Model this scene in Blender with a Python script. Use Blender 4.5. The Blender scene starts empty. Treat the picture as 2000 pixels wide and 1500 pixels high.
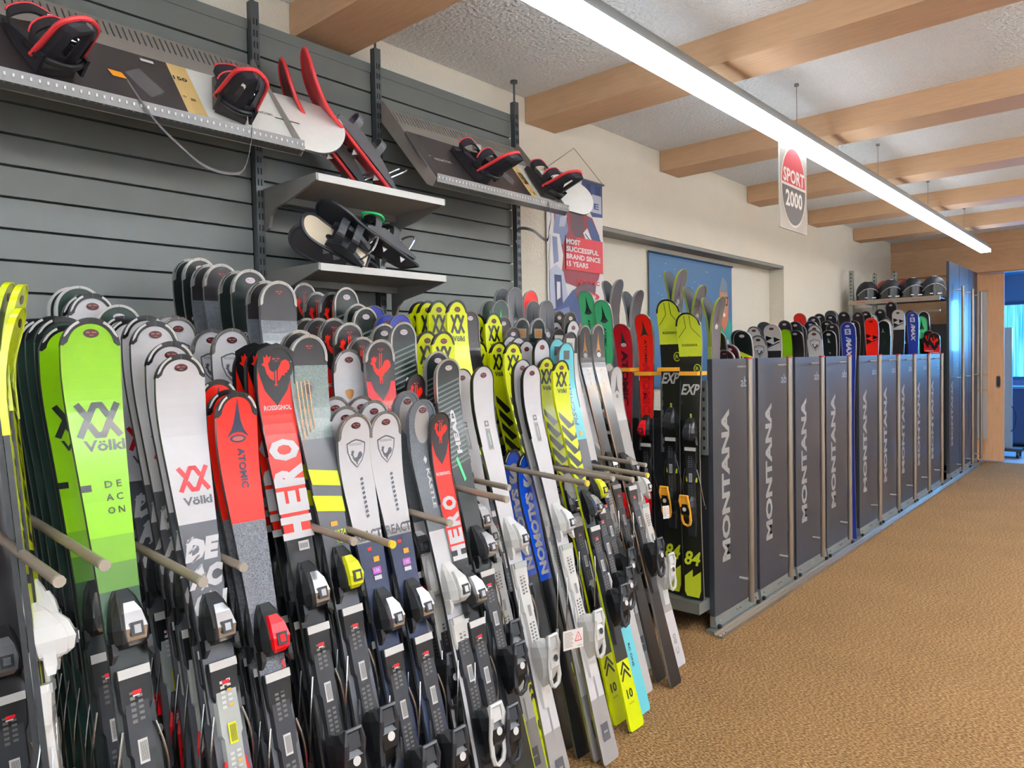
import bpy, math, random
from mathutils import Vector, Matrix
from mathutils.geometry import tessellate_polygon
random.seed(7)
SC = bpy.context.scene
COL = SC.collection
PI = math.pi

# ------------------------------------------------------------------ camera
cam_d = bpy.data.cameras.new('camera')
cam = bpy.data.objects.new('camera', cam_d); COL.objects.link(cam)
cam_d.sensor_fit = 'HORIZONTAL'; cam_d.sensor_width = 36.0
cam_d.lens = 36.0*1412.485/2000.0
cam_d.clip_start = .05; cam_d.clip_end = 200
_r = Vector((0.74772934, 0.66370609, -0.01987595))
_d = Vector((0.0059064, -0.03658049, -0.99931326))
_f = Vector((-0.66397737, 0.74709845, -0.03127242))
M = Matrix(((_r.x, -_d.x, -_f.x, 0), (_r.y, -_d.y, -_f.y, 0), (_r.z, -_d.z, -_f.z, 1.55), (0, 0, 0, 1)))
cam.matrix_world = M
SC.camera = cam

# ------------------------------------------------------------------ world and exposure
W = bpy.data.worlds.new('world'); SC.world = W; W.use_nodes = True
W.node_tree.nodes['Background'].inputs[0].default_value = (.35, .6, 1, 1)
W.node_tree.nodes['Background'].inputs[1].default_value = .6
SC.view_settings.view_transform = 'Standard'; SC.view_settings.look = 'None'
SC.view_settings.exposure = 0.36; SC.view_settings.gamma = 1; SC.view_settings.use_curve_mapping = False
TUBE = 9.5      # emission of the long pendant tube
WARM = (.74, .87, 1)
def area(name, loc, rot, sx, sy, power, col):
    l = bpy.data.lights.new(name, 'AREA'); l.shape = 'RECTANGLE'; l.size = sx; l.size_y = sy
    l.energy = power; l.color = col
    o = bpy.data.objects.new(name, l); COL.objects.link(o); o.location = loc; o.rotation_euler = rot
    return o
# unseen fill lights added on the right outside the frame, shining down and up
area('fill_light_down', (1.35, 4.6, 2.84), (0, 0, 0), .10, 13.0, 90, WARM)
area('fill_light_up', (1.35, 4.6, 2.96), (PI, 0, 0), .10, 13.0, 1150, (.72, .86, 1))
# daylight of the window in the blue room beyond the door
area('blue_room_daylight', (-1.1, 14.15, 2.0), (-PI/2+.38, 0, 0), 1.5, .9, 140, (.10, .42, 1))
# soft daylight-coloured fill light added behind the camera
area('back_fill_light', (1.2, -2.35, 1.7), (PI/2, 0, 0), 2.6, 1.5, 25, (.75, .88, 1))

# ------------------------------------------------------------------ materials
def lin(h):
    h = h.lstrip('#'); r = []
    for i in (0, 2, 4):
        c = int(h[i:i+2], 16)/255
        r.append(c/12.92 if c <= .04045 else ((c+.055)/1.055)**2.4)
    return (r[0], r[1], r[2], 1)
MATS = {}
def mat(name, col, rough=.45, metal=0, var=.06, vs=30, bump=0, bs=80, stretch=None, emit=0, coat=0, trans=0, alpha=1, spec=.5, sparkle=0):
    if name in MATS: return MATS[name]
    m = bpy.data.materials.new(name); m.use_nodes = True; nt = m.node_tree; N = nt.nodes; L = nt.links
    b = N['Principled BSDF']; c = lin(col) if isinstance(col, str) else col
    tc = N.new('ShaderNodeTexCoord'); mp = N.new('ShaderNodeMapping'); L.new(tc.outputs['Object'], mp.inputs[0])
    if stretch: mp.inputs['Scale'].default_value = stretch
    if var > 0:
        nz = N.new('ShaderNodeTexNoise'); nz.inputs['Scale'].default_value = vs; nz.inputs['Detail'].default_value = 3
        L.new(mp.outputs[0], nz.inputs['Vector'])
        mx = N.new('ShaderNodeMix'); mx.data_type = 'RGBA'
        mx.inputs[6].default_value = tuple(x*(1-var) for x in c[:3])+(1,)
        mx.inputs[7].default_value = tuple(min(1, x*(1+var)) for x in c[:3])+(1,)
        L.new(nz.outputs['Fac'], mx.inputs[0]); L.new(mx.outputs[2], b.inputs['Base Color'])
        if sparkle:
            v = N.new('ShaderNodeTexVoronoi'); v.inputs['Scale'].default_value = 420; L.new(tc.outputs['Object'], v.inputs['Vector'])
            mx2 = N.new('ShaderNodeMix'); mx2.data_type = 'RGBA'; L.new(mx.outputs[2], mx2.inputs[6])
            mul = N.new('ShaderNodeMath'); mul.operation = 'MULTIPLY'; mul.inputs[1].default_value = sparkle
            sp = N.new('ShaderNodeSeparateColor'); L.new(v.outputs['Color'], sp.inputs[0]); L.new(sp.outputs[0], mul.inputs[0])
            L.new(mul.outputs[0], mx2.inputs[0]); mx2.inputs[7].default_value = (.75, .85, .8, 1); L.new(mx2.outputs[2], b.inputs['Base Color'])
    else: b.inputs['Base Color'].default_value = c
    if bump:
        nb = N.new('ShaderNodeTexNoise'); nb.inputs['Scale'].default_value = bs; nb.inputs['Detail'].default_value = 4
        L.new(mp.outputs[0], nb.inputs['Vector']); bp = N.new('ShaderNodeBump'); bp.inputs['Strength'].default_value = bump
        bp.inputs['Distance'].default_value = .024 if bump >= 1 else .01; L.new(nb.outputs['Fac'], bp.inputs['Height']); L.new(bp.outputs[0], b.inputs['Normal'])
    b.inputs['Roughness'].default_value = rough; b.inputs['Metallic'].default_value = metal
    b.inputs['Specular IOR Level'].default_value = spec
    if coat: b.inputs['Coat Weight'].default_value = coat; b.inputs['Coat Roughness'].default_value = .12
    if trans: b.inputs['Transmission Weight'].default_value = trans
    if alpha < 1: b.inputs['Alpha'].default_value = alpha
    if emit: b.inputs['Emission Color'].default_value = c; b.inputs['Emission Strength'].default_value = emit
    MATS[name] = m; return m
def S(name, col, **k):   # glossy ski lacquer
    k.setdefault('rough', .28); k.setdefault('coat', .35); k.setdefault('var', .04)
    return mat(name, col, **k)

lime = S('lime lacquer', '#84bd00'); limed = S('deep lime lacquer', '#86c400'); dkg = S('dark green lacquer', '#20352c'); blk = S('black lacquer', '#0f1012')
wht = S('white lacquer', '#cbc8c9'); wht2 = S('warm white lacquer', '#c2beba'); red = S('red lacquer', '#e8210f'); red2 = S('deep red lacquer', '#c01826')
yel = S('neon yellow lacquer', '#d3dc00'); oli = S('olive lime lacquer', '#a8bc45'); gry = S('grey lacquer', '#4e4f54'); gr2 = S('light grey lacquer', '#97928f')
brn = S('smoke brown lacquer', '#242021'); nav = S('navy lacquer', '#1b2540'); blu = S('blue lacquer', '#0f4fd0'); blu2 = S('royal blue lacquer', '#23348f')
tea = S('turquoise lacquer', '#66c7d2'); grn = S('mint green lacquer', '#52cf8a'); grn2 = S('bright green lacquer', '#27cf63'); bur = S('burgundy lacquer', '#4a1a22')
slt = S('slate lacquer', '#484b53', sparkle=.10); spk = S('glitter grey green lacquer', '#5b6965', sparkle=.22); crb = S('carbon lacquer', '#161d1b')
pur = S('plum dotted lacquer', '#3d3849', sparkle=.22); gold = S('copper gold print', '#b98045', metal=.4); org = S('orange sticker', '#f79a1c'); exy = S('lime yellow lacquer', '#d3e034')
exb = S('olive black lacquer', '#1c1c14'); sil = mat('silver rim', '#b9b4ac', rough=.28, metal=.75); rimg = mat('smoke rim', '#6f6a66', rough=.35, metal=.5)
mag = S('magenta sticker', '#b451b4'); pnk = S('pale print', '#cfbfc4'); stkd = S('dark oval sticker', '#3a1518'); stkr = S('dull red print', '#b05850'); bas = mat('ski base plastic', '#0e0e10', rough=.5); stripe = S('grey green stripe', '#66726c')
edge = mat('steel edge', '#9a9a98', rough=.35, metal=.9, var=.03)
bk = mat('black binding plastic', '#121214', rough=.38, var=.1); bk2 = mat('charcoal binding plastic', '#26272b', rough=.4, var=.1); bw = mat('white binding plastic', '#d2cfca', rough=.35); bg = mat('grey translucent binding plastic', '#a9aca6', rough=.3)
clr = mat('silver chrome', '#c9c9cc', rough=.2, metal=.9); stl = mat('brake steel', '#c4c4c4', rough=.25, metal=1, var=.02); rdp = mat('red binding plastic', '#e2101c', rough=.3); yep = mat('yellow binding plastic', '#d8d820', rough=.3)
orp = mat('amber rubber', '#f0a92c', rough=.6); grp = mat('green plastic', '#17c464', rough=.35)

# ------------------------------------------------------------------ mesh builder
class MB:
    def __init__(s): s.v = []; s.f = []; s.m = []; s.ms = []
    def mi(s, m):
        if m not in s.ms: s.ms.append(m)
        return s.ms.index(m)
    def add(s, vs, fs, m):
        o = len(s.v); k = s.mi(m); s.v += [tuple(v) for v in vs]
        for f in fs: s.f.append(tuple(i+o for i in f)); s.m.append(k)
    def box(s, x0, x1, y0, y1, z0, z1, m):
        s.add([(x0,y0,z0),(x1,y0,z0),(x1,y1,z0),(x0,y1,z0),(x0,y0,z1),(x1,y0,z1),(x1,y1,z1),(x0,y1,z1)],
              [(3,2,1,0),(4,5,6,7),(0,1,5,4),(1,2,6,5),(2,3,7,6),(3,0,4,7)], m)
    def tube(s, pts, r, m, n=6, closed=False):
        P = [Vector(p) for p in pts]; K = len(P); rs = r if isinstance(r, (list, tuple)) else [r]*K
        vs = []; up = None
        for i in range(K):
            a = P[i-1] if (i > 0 or closed) else P[i]; b = P[(i+1) % K] if (i < K-1 or closed) else P[i]
            t = (b-a).normalized()
            if up is None:
                up = t.orthogonal().normalized()
            else:
                up = (up-t*up.dot(t)); up = up.normalized() if up.length > 1e-6 else t.orthogonal().normalized()
            w = t.cross(up)
            for k in range(n):
                an = 2*PI*k/n; vs.append(P[i]+(up*math.cos(an)+w*math.sin(an))*rs[i])
        fs = []
        for i in range(K if closed else K-1):
            j = (i+1) % K
            for k in range(n): fs.append((i*n+k, i*n+(k+1) % n, j*n+(k+1) % n, j*n+k))
        if not closed: fs.append(tuple(range(n-1, -1, -1))); fs.append(tuple((K-1)*n+k for k in range(n)))
        s.add(vs, fs, m)
    def loft(s, secs, m, cap=True):      # secs: list of rings of equal point count
        n = len(secs[0]); vs = [p for r in secs for p in r]; fs = []
        for i in range(len(secs)-1):
            for k in range(n): fs.append((i*n+k, i*n+(k+1) % n, (i+1)*n+(k+1) % n, (i+1)*n+k))
        if cap: fs.append(tuple(range(n-1, -1, -1))); fs.append(tuple((len(secs)-1)*n+k for k in range(n)))
        s.add(vs, fs, m)
    def prism(s, poly, fn0, fn1, m):     # poly of (a,b); two maps for near and far sides
        n = len(poly); tr = tessellate_polygon([[Vector((a, b, 0)) for a, b in poly]])
        vs = [fn0(a, b) for a, b in poly]+[fn1(a, b) for a, b in poly]
        fs = [tuple(t) for t in tr]+[tuple(i+n for i in reversed(t)) for t in tr]+[(i, (i+1) % n, n+(i+1) % n, n+i) for i in range(n)]
        s.add(vs, fs, m)
    def xf(s, M):
        s.v = [tuple(M @ Vector(v)) for v in s.v]; return s
    def mesh(s, name, smooth=False):
        me = bpy.data.meshes.new(name); me.from_pydata(s.v, [], s.f)
        for m in s.ms: me.materials.append(m)
        me.polygons.foreach_set('material_index', s.m)
        if smooth:
            me.polygons.foreach_set('use_smooth', [True]*len(s.f))
        me.validate(); me.update()
        import bmesh
        bm = bmesh.new(); bm.from_mesh(me); bmesh.ops.recalc_face_normals(bm, faces=bm.faces); bm.to_mesh(me); bm.free()
        if smooth:
            try: me.set_sharp_from_angle(angle=math.radians(38))
            except Exception: pass
        return me
    def build(s, name, parent=None, loc=(0, 0, 0), rot=(0, 0, 0), smooth=False):
        return ob(name, s.mesh(name, smooth), parent, loc, rot)
def ob(name, me, parent=None, loc=(0, 0, 0), rot=(0, 0, 0)):
    o = bpy.data.objects.new(name, me); COL.objects.link(o); o.parent = parent; o.location = loc; o.rotation_euler = rot
    return o
def tag(o, label, cat, group=None):
    o['label'] = label; o['category'] = cat
    if group: o['group'] = group
    return o
def thing(name, label, cat, loc=(0, 0, 0), rot=(0, 0, 0), group=None):
    return tag(ob(name, None, None, loc, rot), label, cat, group)
def struct(o): o['kind'] = 'structure'; return o
def dup(root, loc, rot, label=None, group=None, scale=None):
    r = root.copy(); COL.objects.link(r); r.location = loc; r.rotation_euler = rot
    if scale: r.scale = scale
    if label: r['label'] = label
    if group: r['group'] = group
    for ch in root.children:
        c = ch.copy(); COL.objects.link(c); c.parent = r
        for g in ch.children:
            e = g.copy(); COL.objects.link(e); e.parent = c
    return r
def bez(pts, n=6):   # Catmull-Rom smoothing
    P = [Vector(p) for p in pts]; out = []
    for i in range(len(P)-1):
        p0 = P[max(i-1, 0)]; p1 = P[i]; p2 = P[i+1]; p3 = P[min(i+2, len(P)-1)]
        for k in range(n):
            t = k/n; out.append(.5*((2*p1)+(p2-p0)*t+(2*p0-5*p1+4*p2-p3)*t*t+(3*p1-p0-3*p2+p3)*t**3))
    out.append(P[-1]); return out

# ------------------------------------------------------------------ flat print (text and shapes)
_TX = {}
def text2d(s, bold=.0):
    key = (s, bold)
    if key in _TX: return _TX[key]
    cu = bpy.data.curves.new('t', 'FONT'); cu.body = s; cu.size = 1; cu.offset = bold; cu.resolution_u = 2; cu.fill_mode = 'FRONT'
    o = bpy.data.objects.new('t', cu); COL.objects.link(o)
    dg = bpy.context.evaluated_depsgraph_get(); me = bpy.data.meshes.new_from_object(o.evaluated_get(dg))
    vs = [(v.co.x, v.co.y) for v in me.vertices]; tr = []
    for p in me.polygons:
        q = list(p.vertices)
        for i in range(1, len(q)-1): tr.append((q[0], q[i], q[i+1]))
    bpy.data.objects.remove(o); bpy.data.curves.remove(cu); bpy.data.meshes.remove(me)
    xs = [v[0] for v in vs]; ys = [v[1] for v in vs]; cx = (min(xs)+max(xs))/2; cy = (min(ys)+max(ys))/2; w = max(xs)-min(xs); h = max(ys)-min(ys)
    vs = [((x-cx)/w, (y-cy)/h) for x, y in vs]
    _TX[key] = (vs, tr); return _TX[key]
class Print:
    """triangles in a flat (a,b) frame, a to the right, b upwards"""
    def __init__(s): s.t = []
    def tri(s, p, m, mx):
        st = [p]
        while st:
            q = st.pop(); e = [math.dist(q[i], q[(i+1) % 3]) for i in range(3)]
            if max(e) > mx:
                i = e.index(max(e)); a, b, c = q[i], q[(i+1) % 3], q[(i+2) % 3]; h = ((a[0]+b[0])/2, (a[1]+b[1])/2)
                st += [(a, h, c), (h, b, c)]
            else: s.t.append((q, m))
    def poly(s, pts, m, mx=9):
        for t in tessellate_polygon([[Vector((a, b, 0)) for a, b in pts]]):
            s.tri(tuple(pts[i] for i in t), m, mx)
        return s
    def rect(s, a0, a1, b0, b1, m, mx=9): return s.poly([(a0, b0), (a1, b0), (a1, b1), (a0, b1)], m, mx)
    def ell(s, ca, cb, ra, rb, m, n=18, mx=9): return s.poly([(ca+ra*math.cos(2*PI*k/n), cb+rb*math.sin(2*PI*k/n)) for k in range(n)], m, mx)
    def stroke(s, pts, w, m, mx=9):
        for i in range(len(pts)-1):
            a = Vector(pts[i]); b = Vector(pts[i+1]); d = (b-a).normalized(); n = Vector((-d.y, d.x))*w/2; e = d*w*.25
            s.poly([tuple(a-e+n), tuple(a-e-n), tuple(b+e-n), tuple(b+e+n)], m, mx)
        return s
    def text(s, t, ca, cb, w, h, m, rot=0, bold=0, shear=0, mx=9):   # rot 0 level, 1 reads upwards, -1 reads downwards
        vs, tr = text2d(t, bold)
        P = []
        for x, y in vs:
            x = x*w+shear*y*h; y = y*h
            if rot == 1: x, y = -y, x
            elif rot == -1: x, y = y, -x
            elif rot == 2: x, y = -x, -y
            P.append((ca+x, cb+y))
        for q in tr: s.tri((P[q[0]], P[q[1]], P[q[2]]), m, mx)
        return s
    def build(s, name, fn, parent=None, loc=(0, 0, 0), rot=(0, 0, 0)):
        mb = MB(); by = []
        for q, m in s.t:
            if not by or by[-1][0] is not m: by.append((m, []))
            by[-1][1].append(q)
        lay = 0
        for m, qs in by:
            o = []; f = []
            for q in qs: k = len(o); o += [fn(a, b, lay) for a, b in q]; f.append((k, k+1, k+2))
            mb.add(o, f, m); lay += 1
        me = bpy.data.meshes.new(name); me.from_pydata(mb.v, [], mb.f)
        for m in mb.ms: me.materials.append(m)
        me.polygons.foreach_set('material_index', mb.m); me.update()
        return ob(name, me, parent, loc, rot)

# ================================================================== the room
def wood(name, col, axis):
    m = mat(name, col, rough=.7, var=.16, vs=6, bump=.08, bs=14, stretch=axis, spec=.22)
    return m
beamw = wood('spruce beam wood', '#d3ab86', (1, 9, 9)); panw = wood('veneer wood', '#d3a983', (1.2, 6, 6)); doorw = wood('door veneer wood', '#d3a47c', (7, 7, .8))
plas = mat('rough white plaster', '#eadfcc', rough=.9, var=.03, vs=4, bump=.55, bs=55, spec=.2)
ceilm = mat('pebbled ceiling plaster', '#f6f3f0', rough=.95, var=.16, vs=95, bump=1.0, bs=45, spec=.15)

def carpet():
    m = bpy.data.materials.new('brown loop carpet'); m.use_nodes = True; nt = m.node_tree; N = nt.nodes; L = nt.links; b = N['Principled BSDF']
    tc = N.new('ShaderNodeTexCoord'); mp = N.new('ShaderNodeMapping'); mp.inputs['Scale'].default_value = (1.0, 2.2, 1); mp.inputs['Rotation'].default_value = (0, 0, .35)
    L.new(tc.outputs['Object'], mp.inputs[0])
    n1 = N.new('ShaderNodeTexNoise'); n1.inputs['Scale'].default_value = 75; n1.inputs['Detail'].default_value = 3; L.new(mp.outputs[0], n1.inputs['Vector'])
    n2 = N.new('ShaderNodeTexNoise'); n2.inputs['Scale'].default_value = 2.2; n2.inputs['Detail'].default_value = 2; L.new(tc.outputs['Object'], n2.inputs['Vector'])
    cr = N.new('ShaderNodeValToRGB'); e = cr.color_ramp.elements; e[0].position = .34; e[0].color = lin('#553a20'); e[1].position = .66; e[1].color = lin('#b08d62')
    k = cr.color_ramp.elements.new(.5); k.color = lin('#87633d')
    L.new(n1.outputs['Fac'], cr.inputs[0]); mx = N.new('ShaderNodeMix'); mx.data_type = 'RGBA'; mx.blend_type = 'MULTIPLY'; mx.inputs[0].default_value = .25
    L.new(cr.outputs[0], mx.inputs[6]); L.new(n2.outputs['Fac'], mx.inputs[7]); L.new(mx.outputs[2], b.inputs['Base Color'])
    bp = N.new('ShaderNodeBump'); bp.inputs['Strength'].default_value = .9; bp.inputs['Distance'].default_value = .012; L.new(n1.outputs['Fac'], bp.inputs['Height']); L.new(bp.outputs[0], b.inputs['Normal'])
    b.inputs['Roughness'].default_value = .95; b.inputs['Specular IOR Level'].default_value = .1
    return m
CAR = carpet()
Y1 = 12.09
b = MB(); b.box(-3.0, 3.0, -2.5, Y1, -.1, 0, CAR); struct(b.build('floor'))
b = MB(); b.box(-3.2, 3.2, -2.7, Y1, 3.22, 3.35, ceilm); ceil = struct(b.build('ceiling'))
bmx = MB(); bmx.box(0, 5.99, 0, .30, 0, .16, beamw); bm_me = bmx.mesh('ceiling_beam')
for k in range(-2, 8):
    y = .20+1.675*k
    if y+.3 < Y1: ob('ceiling_beam', bm_me, ceil, (-2.995, y, 3.06))
# left wall with its niche
NY0, NY1, NZ = 4.36, 7.83, 2.52
b = MB()
b.box(-3.3, -3.0, -2.5, NY0, 0, 3.22, plas); b.box(-3.3, -3.0, NY1, Y1, 0, 3.22, plas)
b.box(-3.3, -3.0, NY0, NY1, NZ, 3.22, plas); b.box(-3.3, -3.16, NY0, NY1, 0, NZ, plas)
wl = struct(b.build('wall_left'))
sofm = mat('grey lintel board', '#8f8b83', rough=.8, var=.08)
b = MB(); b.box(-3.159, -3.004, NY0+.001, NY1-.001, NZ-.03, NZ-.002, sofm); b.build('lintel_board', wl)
plas2 = mat('white paint', '#e6e8ea', rough=.85, var=.02, vs=4)
b = MB(); b.box(3.0, 3.2, -2.5, Y1, 0, 3.22, plas2); struct(b.build('wall_right'))
b = MB(); b.box(-3.2, 3.2, -2.7, -2.5, 0, 3.22, plas2); struct(b.build('wall_back'))
# end wall: plaster right of the opening, wood cladding, a top rail
OX0, OX1, OZ = -1.88, -.35, 2.67
b = MB()
b.box(-3.0, OX0+.0, Y1, Y1+.12, 0, OZ, panw); b.box(OX1, 3.0, Y1, Y1+.12, 0, OZ, panw); b.box(-3.0, 3.0, Y1, Y1+.12, OZ, 3.22, panw)
we = struct(b.build('wall_end'))
hm = wood('header rail wood', '#c99f7a', (1, 8, 8))
b = MB(); b.box(-3.0, 3.0, Y1-.025, Y1, 3.075, 3.219, hm); b.build('header_rail', we)
b = MB(); b.box(-3.0, 3.0, Y1-.03, Y1-.001, 2.655, 2.675, wood('trim wood', '#a97a52', (1, 8, 8))); b.build('door_track', we)
b = MB(); b.box(-3.0, -2.99+.001, Y1-.012, Y1-.001, 0, 2.65, hm); struct(b.build('trim_1'))
# sliding door leaf
dl = struct(ob('door_1', None, None, (-1.88, Y1+.03, 0)))
b = MB(); b.box(0, .31, 0, .04, .01, 2.655, doorw); b.build('door_leaf', dl)
hg = mat('recess steel', '#6b6663', rough=.35, metal=.8)
b = MB(); b.tube(bez([(.225, -.004, 1.20), (.225, -.004, 1.06), (.262, -.004, 1.06), (.262, -.004, 1.20), (.225, -.004, 1.20)], 3), .006, hg); b.box(.225, .262, -.003, 0, 1.06, 1.20, mat('dark recess', '#2c2826', rough=.6)); b.build('door_handle', dl)
# framed board between the tall racks and the door
fr = thing('wall_board', 'pale grey wooden-framed board with ledges on the wall behind the tall racks', 'board', (-2.02, Y1-.01, 0))
gb = mat('pale grey board', '#b9b2ad', rough=.5)
b = MB(); b.box(0, .26, -.012, 0, .3, 2.42, gb); b.build('panel', fr)
for z in (.3, 1.0, 1.22, 2.40):
    b = MB(); b.box(-.01, .27, -.035, -.0125, z, z+.025, hm); b.build('ledge', fr)
# blue room beyond the door
bwm = mat('blue room wall paint', '#7d93ad', rough=.8); bfl = mat('blue room carpet', '#8a8f96', rough=.9, var=.12, vs=90, bump=.4, bs=90)
b = MB(); b.box(-2.6, 1.6, Y1+.0005, 14.6, -.1, -.002, bfl); struct(b.build('floor_far'))
b = MB(); b.box(-2.7, -2.6, Y1+.12, 14.6, -.1, 2.8, bwm); b.box(1.6, 1.7, Y1+.12, 14.6, -.1, 2.8, bwm); struct(b.build('wall_far_sides'))
b = MB(); b.box(-2.6, 1.6, 14.5, 14.6, -.1, 1.1, bwm); b.box(-2.6, 1.6, 14.5, 14.6, 2.35, 2.8, bwm); b.box(-2.6, -2.2, 14.5, 14.6, 1.1, 2.35, bwm); b.box(.4, 1.6, 14.5, 14.6, 1.1, 2.35, bwm); wf = struct(b.build('wall_far'))
b = MB(); b.box(-2.7, 1.7, Y1+.12, 14.6, 2.8, 2.9, bwm); struct(b.build('ceiling_far'))
w1 = struct(ob('window_1', None, None, (0, 14.5, 0)))
def curtain_mat():
    m = bpy.data.materials.new('daylit cyan curtain'); m.use_nodes = True; N = m.node_tree.nodes; L = m.node_tree.links; b = N['Principled BSDF']
    tc = N.new('ShaderNodeTexCoord'); mp = N.new('ShaderNodeMapping'); mp.inputs['Scale'].default_value = (30, 1, .8); L.new(tc.outputs['Object'], mp.inputs[0])
    nz = N.new('ShaderNodeTexNoise'); nz.inputs['Scale'].default_value = 1.5; L.new(mp.outputs[0], nz.inputs['Vector'])
    cr = N.new('ShaderNodeValToRGB'); cr.color_ramp.elements[0].color = lin('#1f9be8'); cr.color_ramp.elements[1].color = lin('#7fe2ff'); cr.color_ramp.elements[0].position = .3; cr.color_ramp.elements[1].position = .7
    L.new(nz.outputs['Fac'], cr.inputs[0]); L.new(cr.outputs[0], b.inputs['Emission Color']); b.inputs['Emission Strength'].default_value = 1.1; b.inputs['Base Color'].default_value = (.1, .3, .5, 1)
    return m
b = MB(); n = 40
pts = [(-2.2+2.6*i/n, .015*math.sin(i*1.9)) for i in range(n+1)]
b.add([(x, y+.05, 1.1) for x, y in pts]+[(x, y+.05, 2.35) for x, y in pts], [(i, i+1, n+2+i, n+1+i) for i in range(n)], curtain_mat()); b.build('curtain', w1)
wfm = mat('blue painted frame', '#3c5678', rough=.4)
b = MB()
b.box(-2.2, .4, -.03, .03, 1.08, 1.13, wfm); b.box(-2.2, .4, -.03, .03, 2.32, 2.37, wfm)
for x in (-2.2, -1.33, -.46, .36): b.box(x, x+.05, -.03, .03, 1.1, 2.35, wfm)
b.build('window_frame', w1)
# counter and wheeled stand in the far room
ct = thing('storage_counter', 'dark blue low counter under the bright window in the far room', 'counter', (-1.9, 13.95, 0))
cb = mat('dark blue laminate', '#27446b', rough=.4)
b = MB(); b.box(0, 2.2, 0, .5, .08, .95, cb); b.build('carcass', ct)
b = MB(); b.box(-.02, 2.22, -.03, .5, .955, .99, mat('counter top laminate', '#6d8fb8', rough=.35)); b.build('worktop', ct)
for i in range(3):
    b = MB(); b.box(.02+.73*i, .71+.73*i, -.018, -.001, .1, .93, cb); d = b.build('door', ct)
    b = MB(); b.tube([(.62+.73*i, -.04, .6), (.62+.73*i, -.04, .75)], .008, clr); b.build('handle', d)
st = thing('wheeled_stand', 'slim grey stand on black castors inside the open doorway', 'stand', (-1.62, 12.75, 0))
b = MB(); b.box(-.13, .07, -.04, .04, .14, 1.9, mat('grey stand enamel', '#8d99a8', rough=.45)); b.build('column', st)
b = MB(); b.box(-.2, .2, -.16, .16, .10, .14, bk2); b.build('base_plate', st)
for sx in (-.15, .15):
    for sy in (-.12, .12):
        b = MB(); b.tube([(sx-.015, sy, .055), (sx+.015, sy, .055)], .052, bk, 14); b.tube([(sx, sy, .06), (sx, sy, .10)], .012, stl); b.build('castor', st, smooth=True)
b = MB(); b.tube(bez([(.07, -.05, .75), (.12, -.06, .62), (.10, -.06, .45), (.06, -.05, .38)]), .006, bk); b.build('cable', st)

# ================================================================== pendant tube
tl = thing('linear_pendant_lamp', 'long white linear lamp hanging on thin wires below the beams', 'lamp', (-1.655, 0, 0))
hsm = mat('grey aluminium housing', '#8d8f8e', rough=.4, metal=.6)
b = MB(); b.box(-.040, .040, -2.2, 11.22, 2.888, 2.945, hsm); b.build('housing', tl)
em = bpy.data.materials.new('glowing opal diffuser'); em.use_nodes = True
eb = em.node_tree.nodes['Principled BSDF']; eb.inputs['Base Color'].default_value = (1, 1, 1, 1); eb.inputs['Emission Color'].default_value = (.78, .90, 1, 1); eb.inputs['Emission Strength'].default_value = TUBE
b = MB(); b.box(-.056, .056, -2.2, 11.225, 2.848, 2.8875, em); b.build('diffuser', tl)
for y in (-.9, 1.55, 4.55, 6.3, 8.0, 9.8):
    b = MB(); b.tube([(0, y, 2.945), (0, y, 3.215)], .0022, mat('lamp wire', '#8a8a88', rough=.4), 5); b.tube([(0, y, 3.205), (0, y, 3.22)], .014, hsm, 12); b.build('wire', tl)

# hanging sign
sg = thing('hanging_sign', 'rectangular hanging sign with red and black oval reading SPORT 2000', 'sign', (-1.655, 4.48, 0))
sgm = mat('pale grey sign board', '#b3ada2', rough=.4); sr = mat('sign red', '#c8323f', rough=.4); sk = mat('sign black', '#4b4748', rough=.4); sw = mat('sign cream', '#ece6da', rough=.4)
b = MB(); b.box(-.004, .004, -.22, .22, 2.31, 2.850, sgm); b.build('board', sg)
for sgn, nm in ((1, 'front'), (-1, 'back')):
    p = Print(); R_, n = 20, 20
    top = [(.195*math.cos(PI*k/n), .03+.20*math.sin(PI*k/n)) for k in range(n+1)]; bot = [(.195*math.cos(-PI*k/n), .01-.21+.0+.0) for k in range(n+1)]
    p.ell(0, 0, .203, .245, sw, 30)
    p.poly([(.19*math.cos(PI*k/n), .012+.218*math.sin(PI*k/n)) for k in range(n+1)], sr)
    p.poly([(.19*math.cos(PI+PI*k/n), -.004+.226*math.sin(PI+PI*k/n)) for k in range(n+1)], sk)
    w2 = mat('sign lettering white', '#f7f3ea', rough=.4)
    p.text('SPORT', 0, .06, .34, .085, w2, bold=.03); p.text('2000', 0, -.075, .27, .10, w2, bold=.03)
    p.build('lettering', lambda a, c, l, s=sgn: (s*(.0046+.0006*l), s*a, 2.575+c), sg)

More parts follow.
